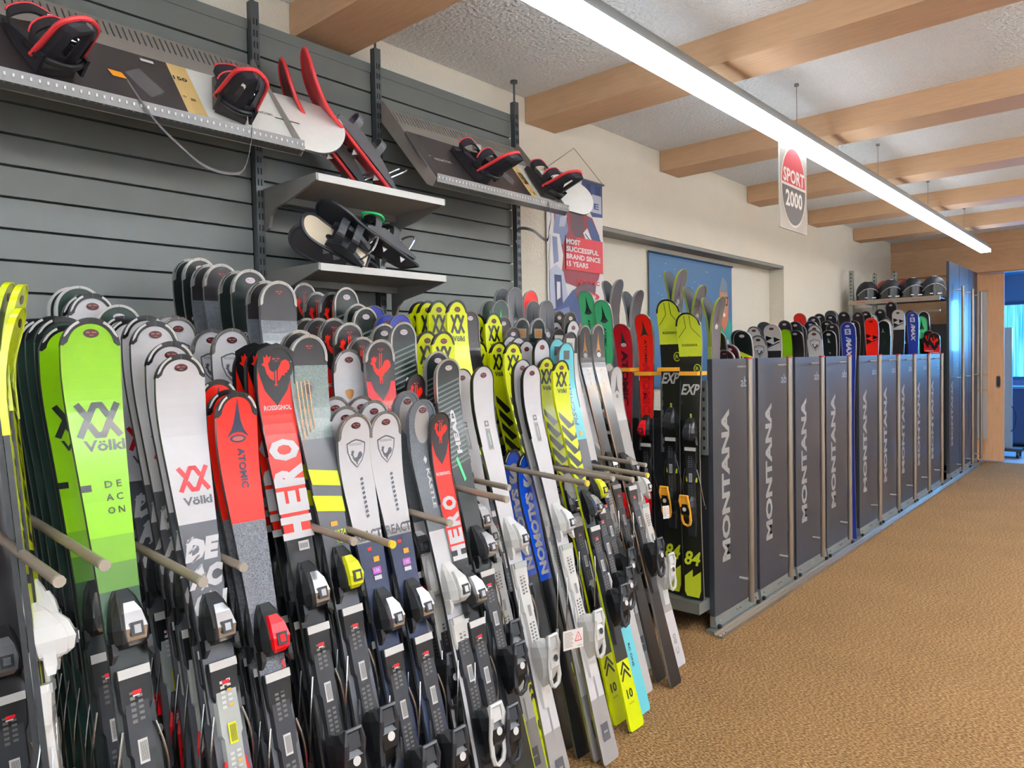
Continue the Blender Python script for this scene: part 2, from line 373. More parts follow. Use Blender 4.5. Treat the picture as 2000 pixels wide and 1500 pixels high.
# ================================================================== slatwall
slm = mat('charcoal slatwall laminate', '#6c706c', rough=.42, var=.05, vs=12); grv = mat('black groove', '#0e0f10', rough=.6)
upm = mat('graphite steel upright', '#5c6062', rough=.4, metal=.5)
posts = [-.46, .57, 1.60, 2.245, 3.275]
G0, PITCH = 2.985, .1062
names = ['charcoal slatwall bay beyond the left frame edge', 'charcoal slatwall bay under the left snowboard shelf', 'narrow slatwall bay behind the two grey shelves', 'charcoal slatwall bay under the right snowboard shelf']
for i in range(4):
    y0, y1 = posts[i]+.035, posts[i+1]-.005
    t = thing('slatwall_panel', names[i], 'wall panel', (-2.88, y0, 0), group=None)
    b = MB(); b.box(-.085, -.02, 0, y1-y0, .2, 3.02, grv); b.build('backing', t)
    me = MB(); w = y1-y0
    me.add([(-.02, 0, .003), (-.02, 0, .103), (-.02, w, .003), (-.02, w, .103), (0, 0, .0045), (0, 0, .1015), (0, w, .0045), (0, w, .1015)],
           [(4, 6, 7, 5), (0, 4, 5, 1), (2, 3, 7, 6), (0, 2, 6, 4), (1, 5, 7, 3)], slm)
    sm = me.mesh('slat')
    for k in range(1, 27):
        ob('slat', sm, t, (0, 0, G0-PITCH*k))
    b = MB(); b.box(-.03, .004, 0, w, 2.975, 3.02, slm); b.build('top_rail', t)
slot_me = MB()
for k in range(56):
    z = .35+.048*k
    for y in (-.007, .007): slot_me.box(.0, .0015, y-.0028, y+.0028, z, z+.026, grv)
slot_mesh = slot_me.mesh('slots')
pl = ['left of the frame edge', 'at the far left of the frame', 'beside the left end of the grey shelves', 'between the grey shelves and the right snowboard shelf', 'at the right end of the slatwall']
for i, y in enumerate(posts):
    t = thing('slotted_upright', 'dark slotted steel upright '+pl[i], 'upright', (-2.845, y, 0), group='slotted uprights of the slatwall')
    b = MB(); b.box(-.035, .0, -.002, .034, .0, 3.09, upm); b.build('post', t)
    o = ob('slots', slot_mesh, t, (.0002, .016, 0)); o['kind'] = 'stuff'
    b = MB(); b.tube([(-.017, .016, 3.09), (-.017, .016, 3.205)], .006, upm, 8); b.tube([(-.017, .016, 3.205), (-.017, .016, 3.219)], .022, upm, 14); b.build('ceiling_foot', t, smooth=True)

# two grey shelves
shm = mat('grey shelf steel', '#8f8b86', rough=.4, metal=.3); she = mat('white shelf edge', '#cfccc6', rough=.4); shu = mat('taupe shelf underside', '#9b9087', rough=.6)
for z, lb in ((2.275, 'upper grey shelf with white front edge carrying the red snowshoes'), (1.925, 'lower grey shelf with white front edge carrying the dark snowshoes')):
    t = thing('wall_shelf', lb, 'shelf', (-2.84, 1.645, z))
    b = MB(); b.box(0, .385, .0, .66, .0, .026, shu); b.build('board', t)
    b = MB(); b.box(.385, .392, -.006, .666, -.002, .027, she); b.build('front_edge', t)
    b = MB(); b.box(.02, .05, .0, .66, -.03, -.0, shm); b.build('rear_rib', t)
    for y, nm in ((-.012, 1), (.664, 2)):
        pr = [(.0, .03), (.39, .028), (.39, .0), (.20, -.045), (.085, -.065), (.05, -.09), (.03, -.14), (0, -.15)]
        b = MB(); b.prism(pr, lambda a, c: (a, y-.003, c), lambda a, c: (a, y+.009, c), shm); b.build('bracket', t)

# perforated snowboard shelves; slope frame: o at the lip, e up the slope, n out of it
SX0, SZ0 = -2.504, 2.372
E_ = Vector((-.285, 0, .37)).normalized(); N_ = Vector((E_.z, 0, -E_.x))
def slope(a, y, h): return Vector((SX0, 0, SZ0))+E_*a+N_*h+Vector((0, y, 0))
trm = mat('warm grey perforated steel', '#a39c94', rough=.4, metal=.3); lpm = mat('grey lip steel', '#6f6d6c', rough=.35, metal=.5); dot = mat('light in perforation', '#d8d4cc', rough=.5)
def board_shelf(y0, y1, label):
    t = thing('snowboard_shelf', label, 'shelf')
    H = .56
    b = MB()
    def pbox(a0, a1, ya, yb, h0, h1, m):
        c = [slope(a, y, h) for h in (h0, h1) for a, y in ((a0, ya), (a1, ya), (a1, yb), (a0, yb))]
        b.add(c, [(3,2,1,0),(4,5,6,7),(0,1,5,4),(1,2,6,5),(2,3,7,6),(3,0,4,7)], m)
    pbox(0, .465, y0, y1, -.004, 0, trm); pbox(.542, H, y0, y1, -.004, 0, trm)
    n = int((y1-y0)/.0215); s = (y1-y0)/n
    for k in range(n): pbox(.465, .542, y0+s*k, y0+s*k+s*.72, -.004, 0, trm)
    b.build('tray', t)
    b = MB(); ctx = SX0
    b.add([(SX0, y0, SZ0), (SX0+.05, y0, SZ0+.006), (SX0+.052, y0, SZ0+.044), (SX0+.049, y0, SZ0+.044), (SX0+.046, y0, SZ0+.010), (SX0, y0, SZ0+.004)]+
          [(SX0, y1, SZ0), (SX0+.05, y1, SZ0+.006), (SX0+.052, y1, SZ0+.044), (SX0+.049, y1, SZ0+.044), (SX0+.046, y1, SZ0+.010), (SX0, y1, SZ0+.004)],
          [(i, (i+1) % 6, 6+(i+1) % 6, 6+i) for i in range(6)]+[(0,1,2,3,4,5), (11,10,9,8,7,6)], lpm)
    b.build('lip', t)
    b = MB()
    for k in range(n):
        y = y0+s*(k+.5)
        b.box(SX0+.0522, SX0+.0535, y-.0028, y+.0028, SZ0+.022, SZ0+.032, dot); b.box(SX0+.044, SX0+.047, y-.003, y+.003, SZ0+.004, SZ0+.0045, dot)  # pale boxes paint the light that shows through the lip's holes
    o = b.build('painted_hole_light', t); o['kind'] = 'stuff'
    for y in (y0-.004, y1+.001):
        b = MB(); pr = [(SX0+.05, SZ0+.02), (SX0+.02, SZ0-.01), (-2.52, SZ0+.005), (-2.84, 2.735), (-2.84, 2.83), (-2.825, 2.835)]
        b.prism(pr, lambda a, c: (a, y, c), lambda a, c: (a, y+.003, c), trm); b.build('end_bracket', t)
    return t
board_shelf(.60, 1.585, 'sloping perforated steel shelf holding the left snowboard')
board_shelf(2.275, 3.27, 'sloping perforated steel shelf holding the right snowboard')
board_shelf(-.43, .56, 'sloping perforated steel shelf left of the frame edge')

# ================================================================== snowboards
sbd = mat('dark brown board lacquer', '#393233', rough=.35, coat=.3); sbw = mat('white board lacquer', '#ece8e0', rough=.35, coat=.3); sbl = mat('birch veneer', '#dcb877', rough=.45, var=.15, vs=5, stretch=(1, 6, 1))
sbb = mat('blue line', '#2d62c8', rough=.4); sbp = mat('grey stomp pad', '#5c5757', rough=.7); rimr = mat('red rubber rim', '#e23a3e', rough=.4); bkb = mat('black strap', '#26242a', rough=.5, var=.1); bkc = mat('charcoal binding nylon', '#3c3636', rough=.45); prt = mat('dark print', '#2b2622', rough=.5); prw = mat('light print', '#d9d5cf', rough=.5)
def snowboard(label, ya, yb, segs, waist=.27, rev=False):
    """segs: list of (fraction from the left end, material)"""
    t = thing('snowboard', label, 'snowboard')
    Ln = yb-ya; W = .36; n = 60; b = MB(); c0 = .195
    def hw(u):
        e = min(u, 1-u)*Ln; base = W/2-.018*math.sin(PI*u)
        r = .19
        return base if e >= r else base*math.sqrt(max(0, 1-((r-e)/r)**2.3))
    def lift(u):
        e = min(u, 1-u)*Ln; return .008+(.05*((.17-e)/.17)**2 if e < .17 else 0)
    us = []
    k = 24
    for i in range(k+1): us.append(.19/Ln*(1-math.cos(PI/2*i/k)))
    m_ = 50; a = .19/Ln
    us += [a+(1-2*a)*i/m_ for i in range(1, m_)]
    us += [1-u for u in reversed(us[:k+1])]
    th = .010
    def mt(u):
        for f, m in segs:
            if u <= f: return m
        return segs[-1][1]
    rows = []
    for u in us:
        h = max(hw(u), .0005); rows.append((u, h))
    for i in range(len(rows)-1):
        (u0, h0), (u1, h1) = rows[i], rows[i+1]
        q = []
        for u, h in ((u0, h0), (u1, h1)):
            y = ya+Ln*u; l = lift(u); q += [slope(c0-h, y, l), slope(c0+h, y, l), slope(c0+h, y, l+th), slope(c0-h, y, l+th)]
        m = mt((u0+u1)/2)
        b.add(q, [(2, 3, 7, 6)], m); b.add(q, [(0, 1, 5, 4)], sbw); b.add(q, [(1, 2, 6, 5), (3, 0, 4, 7)], edge)
    b.build('deck', t)
    return t, c0, lambda y, a, l=0: slope(c0+a, y, .0188+.0006*l)
bd1, c1, f1 = snowboard('snowboard with dark middle, birch strip and white right nose on the left shelf', .27, 1.845, [(.05, sbw), (.572, sbd), (.580, sbb), (.617, sbl), (1, sbw)])
p = Print()
p.poly([(1.0, .03), (1.06, .075), (1.12, -.03), (1.06, -.085)], sbp); p.text('150', 1.205, .08, .05, .022, prt, bold=.02); p.text('* =', 1.205, -.03, .045, .02, prt, bold=.02)
p.poly([(.945, .02), (.99, .018), (1.0, -.012), (.955, -.012)], org); p.rect(1.08, 1.125, .125, .14, prw); p.text('SALOMON', 1.5, 0, .085, .014, prt, rot=2); p.rect(1.55, 1.66, -.012, -.008, prt)
p.build('graphic', lambda a, c, l: f1(a, c, l), bd1)
bd2, c2, f2 = snowboard('snowboard with dark left nose and white right end on the right shelf', 2.225, 3.63, [(.588, sbd), (.63, sbl), (1, sbw)])
p = Print(); p.text('SALOMON', 2.46, 0, .11, .018, prw, rot=2); p.rect(2.33, 2.39, .012, .015, prw); p.poly([(2.86, .05), (2.93, .09), (2.98, -.02), (2.92, -.06)], sbp); p.rect(2.98, 3.02, .12, .135, prw)
p.text('150', 3.08, .03, .04, .1, prt, bold=.02); p.text('* =', 3.08, -.08, .03, .03, prt, bold=.03)
p.build('graphic', lambda a, c, l: f2(a, c, l), bd2)

def snow_binding(label, y, strap_to=None, turn=0.0):
    t = thing('snowboard_binding', label, 'binding', tuple(slope(c1, y, .02)), group='snowboard bindings on the shelves')
    O = slope(c1, y, .02)
    ca, sa = math.cos(turn), math.sin(turn)
    def P(u, v, w):  # u along the board, v up the slope (toe up), w off the board
        uu = u*ca-v*sa; vv = u*sa+v*ca
        return Vector((0, uu, 0))+E_*vv+N_*w
    # baseplate
    b = MB(); pr = [(-.055, -.10), (.055, -.10), (.062, .02), (.05, .13), (-.05, .13), (-.062, .02)]
    b.prism(pr, lambda a, c: P(a, c, 0), lambda a, c: P(a, c, .022), bkc)
    for s in (-1, 1):
        b.prism([(-.12, .02), (.10, .02), (.06, .05), (-.05, .075), (-.13, .085)], lambda a, c, s=s: P(s*.060, a, c), lambda a, c, s=s: P(s*.070, a, c), bkb)
    b.build('baseplate', t)
    b = MB(); b.tube([P(0, 0, .022), P(0, 0, .028)], .042, bk2, 18); b.build('disc', t, smooth=True)
    b = MB(); b.tube(bez([P(-.068, -.03, .055), P(-.062, -.11, .065), P(0, -.15, .07), P(.062, -.11, .065), P(.068, -.03, .055)], 6), .010, bk, 8); b.build('heel_loop', t, smooth=True)
    # highback: curved shell
    rings = []; rim = []
    for i in range(9):
        f = i/8; w = .05+.19*f; hwid = .072*(1-.25*f)*math.sqrt(max(.02, 1-max(0, (f-.7)/.3)**2*.93)); back = -.135-.075*f
        for s_, off in ((0, 0),):
            ring = []
            for k in range(9):
                g = -1+2*k/8; ring.append(P(g*hwid, back+.055*g*g, w))
            for k in range(8, -1, -1):
                g = -1+2*k/8; ring.append(P(g*hwid*.9, back+.008+.055*g*g, w))
            rings.append(ring)
        rim.append((P(-hwid, back+.055, w), P(hwid, back+.055, w)))
    b = MB()
    for i in range(8):           # open shell: side wings, spine and top band
        r0, r1 = rings[i], rings[i+1]
        for k in range(8):
            if 1 < i < 6 and k in (2, 5): continue
            b.add([r0[k], r0[k+1], r0[16-k], r0[17-k], r1[k], r1[k+1], r1[16-k], r1[17-k]], [(0, 1, 5, 4), (1, 2, 6, 5), (2, 3, 7, 6), (3, 0, 4, 7), (0, 3, 2, 1), (4, 5, 6, 7)], bkb)
    hb = b.build('highback', t)
    pth = [a for a, c in rim]+[c for a, c in reversed(rim)]
    b = MB(); b.tube(bez(pth, 2), .0085, rimr, 8); b.build('red_rim', hb, smooth=True)
    # straps
    for v, w, m1, nm in ((-.045, .135, bkb, 'ankle_strap'), (.085, .085, bkb, 'toe_strap')):
        path = bez([P(-.07, v-.02, .05), P(-.06, v, w*.8), P(0, v+.01, w), P(.06, v, w*.8), P(.07, v-.02, .05)], 5)
        b = MB(); rg = []
        for q in path:
            rg.append([q+E_*.022, q+E_*.022+N_*.008, q-E_*.022+N_*.008, q-E_*.022])
        b.loft(rg, m1); so = b.build(nm, t)
        b = MB(); b.tube([q+E_*.024+N_*.006 for q in path[3:-3]], .0045, rimr, 6); b.build('piping', so)
        b = MB(); q = path[len(path)//2+6]; b.box(q.x-.012, q.x+.016, q.y-.02, q.y+.016, q.z-.012, q.z+.014, clr); b.build('buckle', so)
    b = MB()
    for k in range(4): b.tube([P(.0705, -.05+.028*k, .06), P(.078, -.05+.028*k, .06)], .005, clr, 8)
    b.build('screws', t)['kind'] = 'stuff'
    t.location = tuple(O)
    return t
snow_binding('leftmost red-rimmed snowboard binding, on the dark board middle', .745, turn=.25)
snow_binding('red-rimmed snowboard binding on the white nose of the left board', 1.365, turn=-.3)
snow_binding('red-rimmed snowboard binding on the dark part of the right board', 2.655, turn=.2)
snow_binding('rightmost red-rimmed snowboard binding, on the white end of the right board', 3.205, turn=-.1)
leash = mat('grey leash webbing', '#55504e', rough=.6)
def ribbon(name, label, pts, w=.008):
    b = MB(); pp = bez(pts, 6); rg = []
    for q in pp: rg.append([q+Vector((.001, 0, w)), q+Vector((.003, 0, w)), q+Vector((.003, 0, -w)), q+Vector((.001, 0, -w))])
    b.loft(rg, leash); return tag(b.build(name), label, 'strap')
ribbon('leash_strap', 'thin dark leash drooping below the left snowboard shelf', [(-2.45, .94, 2.47), (-2.445, 1.02, 2.36), (-2.44, 1.10, 2.29), (-2.44, 1.18, 2.24), (-2.44, 1.27, 2.23), (-2.45, 1.33, 2.26), (-2.45, 1.36, 2.36), (-2.455, 1.37, 2.45)], .005)
ribbon('leash_strap', 'loose black strap end hanging under the right snowboard nose', [(-2.45, 3.08, 2.40), (-2.45, 3.10, 2.33), (-2.44, 3.07, 2.26), (-2.5, 3.12, 2.21), (-2.5, 3.0, 2.25), (-2.6, 3.0, 2.27), (-2.75, 3.15, 2.24), (-2.8, 3.25, 2.26)], .008)

# ================================================================== snowshoes
def snowshoe(label, tip, tail, side, mdeck, mrim, mbind, curl=.08, w=.105, group=None):
    tip = Vector(tip); tail = Vector(tail); t = thing('snowshoe', label, 'snowshoe', tuple(tail), group=group)
    d = (tip-tail); L = d.length; d.normalize(); s = Vector(side); s = (s-d*s.dot(d)).normalized(); n = s.cross(d)
    if n.z < 0 and abs(n.z) > .2: n = -n
    def P(a, c, h): return d*a+s*c+n*h
    def hw(u): return w*(.55+.45*math.sin(min(1, u*1.25)*PI/2)) if u < .8 else w*math.sqrt(max(.0004, 1-((u-.8)/.2)**2))
    def cu(u): return curl*max(0, (u-.62)/.38)**2
    N = 28; us = [i/N for i in range(N-4)]+[1-.16*(1-(k+1)/6)**2 for k in range(6)]
    us = sorted(set([u for u in us if u < .84]+[.84+.16*math.sin(PI/2*k/8) for k in range(9)]))
    b = MB(); rg = []
    for u in us:
        h = hw(u); c = cu(u); rg.append([P(u*L, -h, c), P(u*L, h, c), P(u*L, h, c+.006), P(u*L, -h, c+.006)])
    b.loft(rg, mdeck); b.build('deck', t)
    b = MB(); b.tube([P(u*L, -hw(u), cu(u)+.003) for u in us]+[P(u*L, hw(u), cu(u)+.003) for u in reversed(us)], .008, mrim, 6, closed=True); b.build('rim', t, smooth=True)
    b = MB()
    for sg_ in (-1, 1): b.box(0, 0, 0, 0, 0, 0, mbind); b.loft([[P(a*L, sg_*.05+e*.012, .02+hh) for e, hh in ((-1, 0), (1, 0), (1, h), (-1, h))] for a, h in ((.06, .012), (.25, .04), (.45, .05), (.62, .02))], mbind)
    b.loft([[P(a*L, c, .018+h) for c, h in ((-.05, 0), (.05, 0), (.045, hh), (-.045, hh))] for a, hh in ((.22, .01), (.3, .02), (.5, .02), (.58, .008))], bk)
    b.build('frame_binding', t)
    for a, hh in ((.30, .12), (.5, .11)):
        b = MB(); pth = bez([P(a*L, -.055, .03), P(a*L+.01, -.05, hh*.85), P(a*L+.015, 0, hh), P(a*L+.01, .05, hh*.85), P(a*L, .055, .03)], 5)
        b.loft([[q+d*.016, q+d*.016+n*.006, q-d*.016+n*.006, q-d*.016] for q in pth], mbind); b.build('strap', t)
    b = MB(); b.tube(bez([P(.14*L, -.045, .03), P(.10*L, -.045, .12), P(.10*L, .045, .12), P(.14*L, .045, .03)], 4), .0045, clr, 6); b.build('heel_bail', t)
    b = MB()
    for a in (.2, .4, .55):
        for sg_ in (-1, 1): b.loft([[P(a*L+e, sg_*.06, h) for e in (-.015, .015)]+[P(a*L+e, sg_*.06+.003, h) for e in (.015, -.015)] for h in (0, -.008)]+[[P(a*L, sg_*.06, -.03), P(a*L+.002, sg_*.06, -.03), P(a*L+.002, sg_*.06+.002, -.03), P(a*L, sg_*.06+.002, -.03)]], clr)
    b.build('crampon', t)
    return t, P, cu
rss = mat('red snowshoe plastic', '#c8202a', rough=.35); rsd = mat('dark red snowshoe plastic', '#7c2a30', rough=.4); gss = mat('grey snowshoe plastic', '#5a5a5e', rough=.4)
snowshoe('front red snowshoe standing edge-on on the upper grey shelf', (-2.66, 1.64, 2.78), (-2.64, 2.17, 2.312), (-.80, .58, .05), rss, rimr, gss, curl=.10)
snowshoe('rear red snowshoe leaning behind the front one on the upper shelf', (-2.755, 1.60, 2.76), (-2.75, 2.10, 2.312), (-.80, .58, .05), rsd, rimr, gss, curl=.09)
bss = mat('black snowshoe plastic', '#25252a', rough=.4); wss = mat('cream snowshoe underside', '#d9c7ab', rough=.5); gsh = mat('dark grey snowshoe', '#4c494b', rough=.5)
t, P, cu = snowshoe('black snowshoe with green buckle, tip raised, lying on the lower grey shelf', (-2.54, 1.70, 2.17), (-2.56, 2.19, 1.99), (1, 0, 0), bss, bss, bk2, curl=.05, w=.10)
b = MB(); b.tube(bez([P(.42*.5, -.05, .10), P(.42*.5, .0, .13), P(.52*.5, .02, .13), P(.62*.5, -.02, .115), P(.5*.5, -.06, .10)], 4), .006, grp, 6, closed=False); b.box(0, 0, 0, 0, 0, 0, grp); b.build('green_buckle', t)
t, P, cu = snowshoe('upturned snowshoe with cream underside at the left of the lower grey shelf', (-2.56, 1.625, 2.13), (-2.47, 1.88, 1.975), (-.4, .2, .9), wss, bss, bss, curl=.02, w=.062)
b = MB(); b.loft([[P(.17+.03*math.cos(2*PI*k/14), .018*math.sin(2*PI*k/14), h) for k in range(14)] for h in (-.003, .009)], bk); b.build('oval_hole_plate', t)
t, P, cu = snowshoe('dark grey snowshoe lying behind at the left end of the lower shelf', (-2.66, 1.66, 2.10), (-2.74, 2.12, 1.965), (.6, .1, .6), gsh, gsh, bss, curl=.02, w=.075)

# ================================================================== posters
def poster_frame(name, label, x, y0, y1, z0, z1, base):
    t = thing(name, label, 'poster', (x, y0, z0))
    b = MB(); b.box(-.001, .0015, 0, y1-y0, 0, z1-z0, base); b.build('sheet', t)
    return t
pb = {k: mat('poster '+k, c, rough=.5, var=.03) for k, c in dict(white='#e7dfda', red='#cf3138', blue='#3b4d7e', mid='#7d86a8', pale='#b9bccb', dark='#5a4147', navy='#2b3560', skin='#b57c62', maroon='#8c3038', sky='#3f6b93', sky2='#35618c', green='#2f8f86', orange='#cf6f4f', yellow='#d9c94a', grey='#6e7d8a', black='#2a2a30').items()}
pt = poster_frame('race_poster', 'hanging race poster with red block reading MOST SUCCESSFUL BRAND SINCE 15 YEARS', -2.985, 3.73, 4.375, 1.45, 2.80, pb['white'])
p = Print(); w, h = .645, 1.35; px_ = lambda l: [(a*w, c*h) for a, c in l]
p.poly(px_([(.62, 1), (1, 1), (1, .80), (.80, .79), (.70, .86), (.60, .92)]), pb['blue']); p.rect(.70*w, .78*w, .93*h, .985*h, pb['navy']); p.rect(.86*w, .96*w, .93*h, .985*h, pb['navy']); p.poly(px_([(.74, .82), (.98, .82), (.98, .93), (.80, .93)]), pb['pale']); p.text('E', .88*w, .86*h, .06, .05, pb['blue'], bold=.03)
p.poly(px_([(.12, .78), (.40, .82), (.80, .78), (.93, .66), (.98, .50), (.90, .38), (.70, .30), (.30, .34), (.14, .50)]), pb['maroon'])
p.poly(px_([(.14, .76), (.30, .80), (.36, .66), (.26, .56), (.10, .60)]), pb['mid']); p.poly(px_([(.42, .80), (.60, .80), (.66, .68), (.52, .60), (.40, .68)]), pb['dark']); p.poly(px_([(.70, .78), (.80, .76), (.96, .62), (.86, .58), (.74, .66)]), pb['blue'])
p.poly(px_([(.22, .74), (.34, .76), (.30, .68), (.20, .67)]), pb['pale']); p.poly(px_([(.62, .66), (.70, .70), (.80, .60), (.72, .57)]), pb['white']); p.stroke([(.66*w, .655*h), (.76*w, .61*h)], .010, pb['navy'])
p.poly(px_([(.06, .62), (.20, .62), (.26, .50), (.22, .36), (.06, .34), (.02, .46)]), pb['white']); p.poly(px_([(.08, .60), (.16, .60), (.18, .46), (.10, .44)]), pb['mid'])
p.poly(px_([(.02, .40), (.14, .44), (.26, .40), (.34, .26), (.20, .14), (.04, .20)]), pb['pale']); p.poly(px_([(.10, .38), (.22, .38), (.24, .24), (.12, .22)]), pb['navy']); p.poly(px_([(.14, .34), (.20, .34), (.2, .27), (.14, .26)]), pb['white'])
p.poly(px_([(0, .22), (.20, .24), (.42, .30), (.70, .30), (.88, .18), (.70, .06), (.40, .04), (.10, .10)]), pb['blue']); p.poly(px_([(.10, .22), (.34, .24), (.46, .14), (.30, .06), (.10, .10)]), pb['mid'])
p.poly(px_([(.44, .30), (.60, .36), (.84, .34), (.80, .24), (.56, .22)]), pb['dark']); p.poly(px_([(.46, .16), (.60, .20), (.74, .10), (.60, .02), (.48, .04)]), pb['skin']); p.poly(px_([(.70, .18), (.92, .26), (.98, .12), (.80, .04)]), pb['white'])

def pm(c):
    k = [(0, 0), (.3, .43), (.62, .70), (.8, .83), (1, 1)]
    for (a0, b0), (a1, b1) in zip(k, k[1:]):
        if c <= a1: return b0+(b1-b0)*(c-a0)/(a1-a0)
    return c
p.t = [(tuple((a, pm(c/h)*h) for a, c in q), m) for q, m in p.t]
p.poly(px_([(.30, .70), (.98, .70), (.98, .53), (.30, .53)]), pb['red']); p.poly(px_([(.30, .70), (.50, .70), (.42, .64), (.34, .62), (.30, .58)]), pb['maroon'])
for i, (s_, ww) in enumerate((('MOST', .16), ('SUCCESSFUL', .38), ('BRAND SINCE', .40), ('15 YEARS', .25))): p.text(s_, .31*w+ww/2, (.672-.037*i)*h, ww, .036, pb['white'], bold=.035)
p.text('ATOMIC', .72*w, .475*h, .24, .03, pb['red'], bold=.03); p.poly(px_([(.48, .455), (.52, .50), (.56, .455), (.52, .475)]), pb['red'])
p.ell(.70*w, .405*h, .13, .03, pb['red'], 16); p.text('AUSTRIA', .70*w, .405*h, .18, .025, pb['white'], bold=.02)
p.build('printed_picture', lambda a, c, l: (.0022+.0003*l, a, c), pt)
b = MB(); b.tube([(0.006, -.015, 1.355), (.006, .66, 1.355)], .008, mat('poster rod', '#7d7a78', rough=.4)); b.build('hanging_rod', pt)
b = MB(); b.tube([(.006, 0, 1.36), (.004, .31, 1.55), (.006, .645, 1.36)], .0018, prt, 5); b.build('cord', pt)
p2 = poster_frame('skier_poster', 'large blue poster with a goggled figure hanging inside the wall niche', -3.14, 5.27, 6.84, 1.30, 2.44, pb['sky'])
p = Print(); w, h = 1.57, 1.14
p.rect(0, w, h-.03, h, pb['sky2'])
for i in range(26):
    random.seed(i); p.ell(random.uniform(.03, 1.1), random.uniform(.1, 1.1), .006, .006, pb['pale'], 6)
p.poly([(1.12, 0), (1.57, 0), (1.57, .58), (1.45, .66), (1.30, .60), (1.16, .40)], pb['green']); p.poly([(1.20, .1), (1.5, .05), (1.57, .35), (1.4, .48), (1.25, .36)], pb['grey'])
p.poly([(1.30, .92), (1.36, .98), (1.44, .95), (1.49, .80), (1.48, .62), (1.40, .50), (1.33, .58), (1.29, .76)], pb['skin']); p.poly([(1.30, .84), (1.48, .84), (1.47, .75), (1.31, .75)], pb['black']); p.poly([(1.32, .82), (1.46, .82), (1.45, .77), (1.33, .77)], pb['orange'])
p.poly([(1.31, .95), (1.36, 1.03), (1.45, .98), (1.47, .88), (1.31, .88)], pb['grey']); p.poly([(1.33, .70), (1.46, .70), (1.44, .56), (1.38, .50), (1.33, .56)], pb['orange']); p.ell(1.39, .66, .03, .02, pb['white'], 8)
p.poly([(1.16, .48), (1.24, .56), (1.30, .44), (1.22, .34)], pb['orange']); p.poly([(1.22, .5), (1.28, .60), (1.31, .52)], pb['yellow']); p.poly([(1.34, .42), (1.48, .42), (1.50, .30), (1.36, .28)], pb['pale'])
p.build('printed_picture', lambda a, c, l: (.0022+.0003*l, a, c), p2)
b = MB(); b.tube([(0.006, -.01, 1.14), (.006, 1.58, 1.14)], .009, mat('dark poster rod', '#27496b', rough=.4)); b.build('hanging_rod', p2)

# ================================================================== helmets on the tall rack shelf
hbk = mat('matt black helmet shell', '#202126', rough=.4); hbk2 = mat('charcoal helmet shell', '#2d2e34', rough=.45); hrd = mat('red helmet shell', '#a8202c', rough=.35); hvs = mat('dark visor', '#1b1d20', rough=.15, coat=.6); hrm = mat('grey visor trim', '#a9a9a9', rough=.35); hst = mat('white oval sticker', '#e7d9dd', rough=.4)
def helmet(label, loc, rz, shell, visor=True, grp=None):
    t = thing('ski_helmet', label, 'helmet', loc, (0, 0, rz), grp); t.scale = (1.12, 1.05, 1.22)
    b = MB(); rg = []; n = 20
    for i in range(11):
        ph = PI*.52*(i/10); z = .12*math.cos(ph)+.0; r = max(.002, math.sin(ph))
        cut = 0
        rg.append([(r*.118*math.cos(2*PI*k/n), r*.145*math.sin(2*PI*k/n), z*1.12+.085) for k in range(n)])
    rg.append([(.108*math.cos(2*PI*k/n), .135*math.sin(2*PI*k/n), .03 if math.sin(2*PI*k/n) > -.3 else .075) for k in range(n)])
    b.loft(rg, shell); b.build('shell', t, smooth=True)
    b = MB()
    for s in (-1, 1):
        b.loft([[(s*.112, y, z), (s*.112, y+.05, z), (s*.085, y+.05, z), (s*.085, y, z)] for y, z in ((-.03, .08), (-.03, .0))], bk)
    b.build('ear_pads', t)
    if visor:
        b = MB(); rg = []
        for i in range(9):
            a = -1.15+2.3*i/8; rg.append([(math.sin(a)*.128, -math.cos(a)*.152, .015), (math.sin(a)*.120, -math.cos(a)*.156, .045+.085*math.cos(a*1.15)), (math.sin(a)*.112, -math.cos(a)*.146, .045+.085*math.cos(a*1.15)), (math.sin(a)*.122, -math.cos(a)*.144, .015)])
        b.loft(rg, hvs); v = b.build('visor', t, smooth=True)
        b = MB(); b.tube([(math.sin(a)*.121, -math.cos(a)*.157, .047+.085*math.cos(a*1.15)) for a in [-1.15+2.3*i/8 for i in range(9)]], .004, hrm, 6); b.build('visor_trim', v)
    if visor:
        b = MB(); b.box(.02, .06, -.158, -.153, .03, .042, hst); b.box(-.05, -.02, -.156, -.151, .035, .043, hst); b.build('visor_print', t)
    b = MB(); b.add([(.03*math.cos(2*PI*k/12), -.055+.018*math.sin(2*PI*k/12), .213-.0*k) for k in range(12)], [tuple(range(12))], hst)
    b.tube([(0, -.055, .208), (0, -.055, .2135)], .02, hst, 12); b.build('sticker', t)
    return t
HZ = 2.222
for i, (x, lb) in enumerate(((-2.72, 'black visor helmet at the wall end of the rack-top row'), (-2.455, 'charcoal visor helmet, second from the wall in the rack-top row'), (-2.21, 'black visor helmet, third from the wall in the rack-top row'), (-1.98, 'charcoal visor helmet next to the tall blue panels'))):
    helmet(lb, (x, 9.86, HZ-.016), .45 if i < 3 else .3, hbk if i % 2 == 0 else hbk2, grp='visor helmets on the tall rack')
helmet('left red helmet behind the black helmets', (-2.60, 10.22, 2.232), .3, hrd, False, 'red helmets'); helmet('right red helmet behind the black helmets', (-2.34, 10.22, 2.232), .3, hrd, False, 'red helmets')

# ================================================================== skis
TH = .011
def rock(t): return .05*((.24-t)/.24)**2 if t < .24 else 0.0
LEAN = math.radians(15.1)

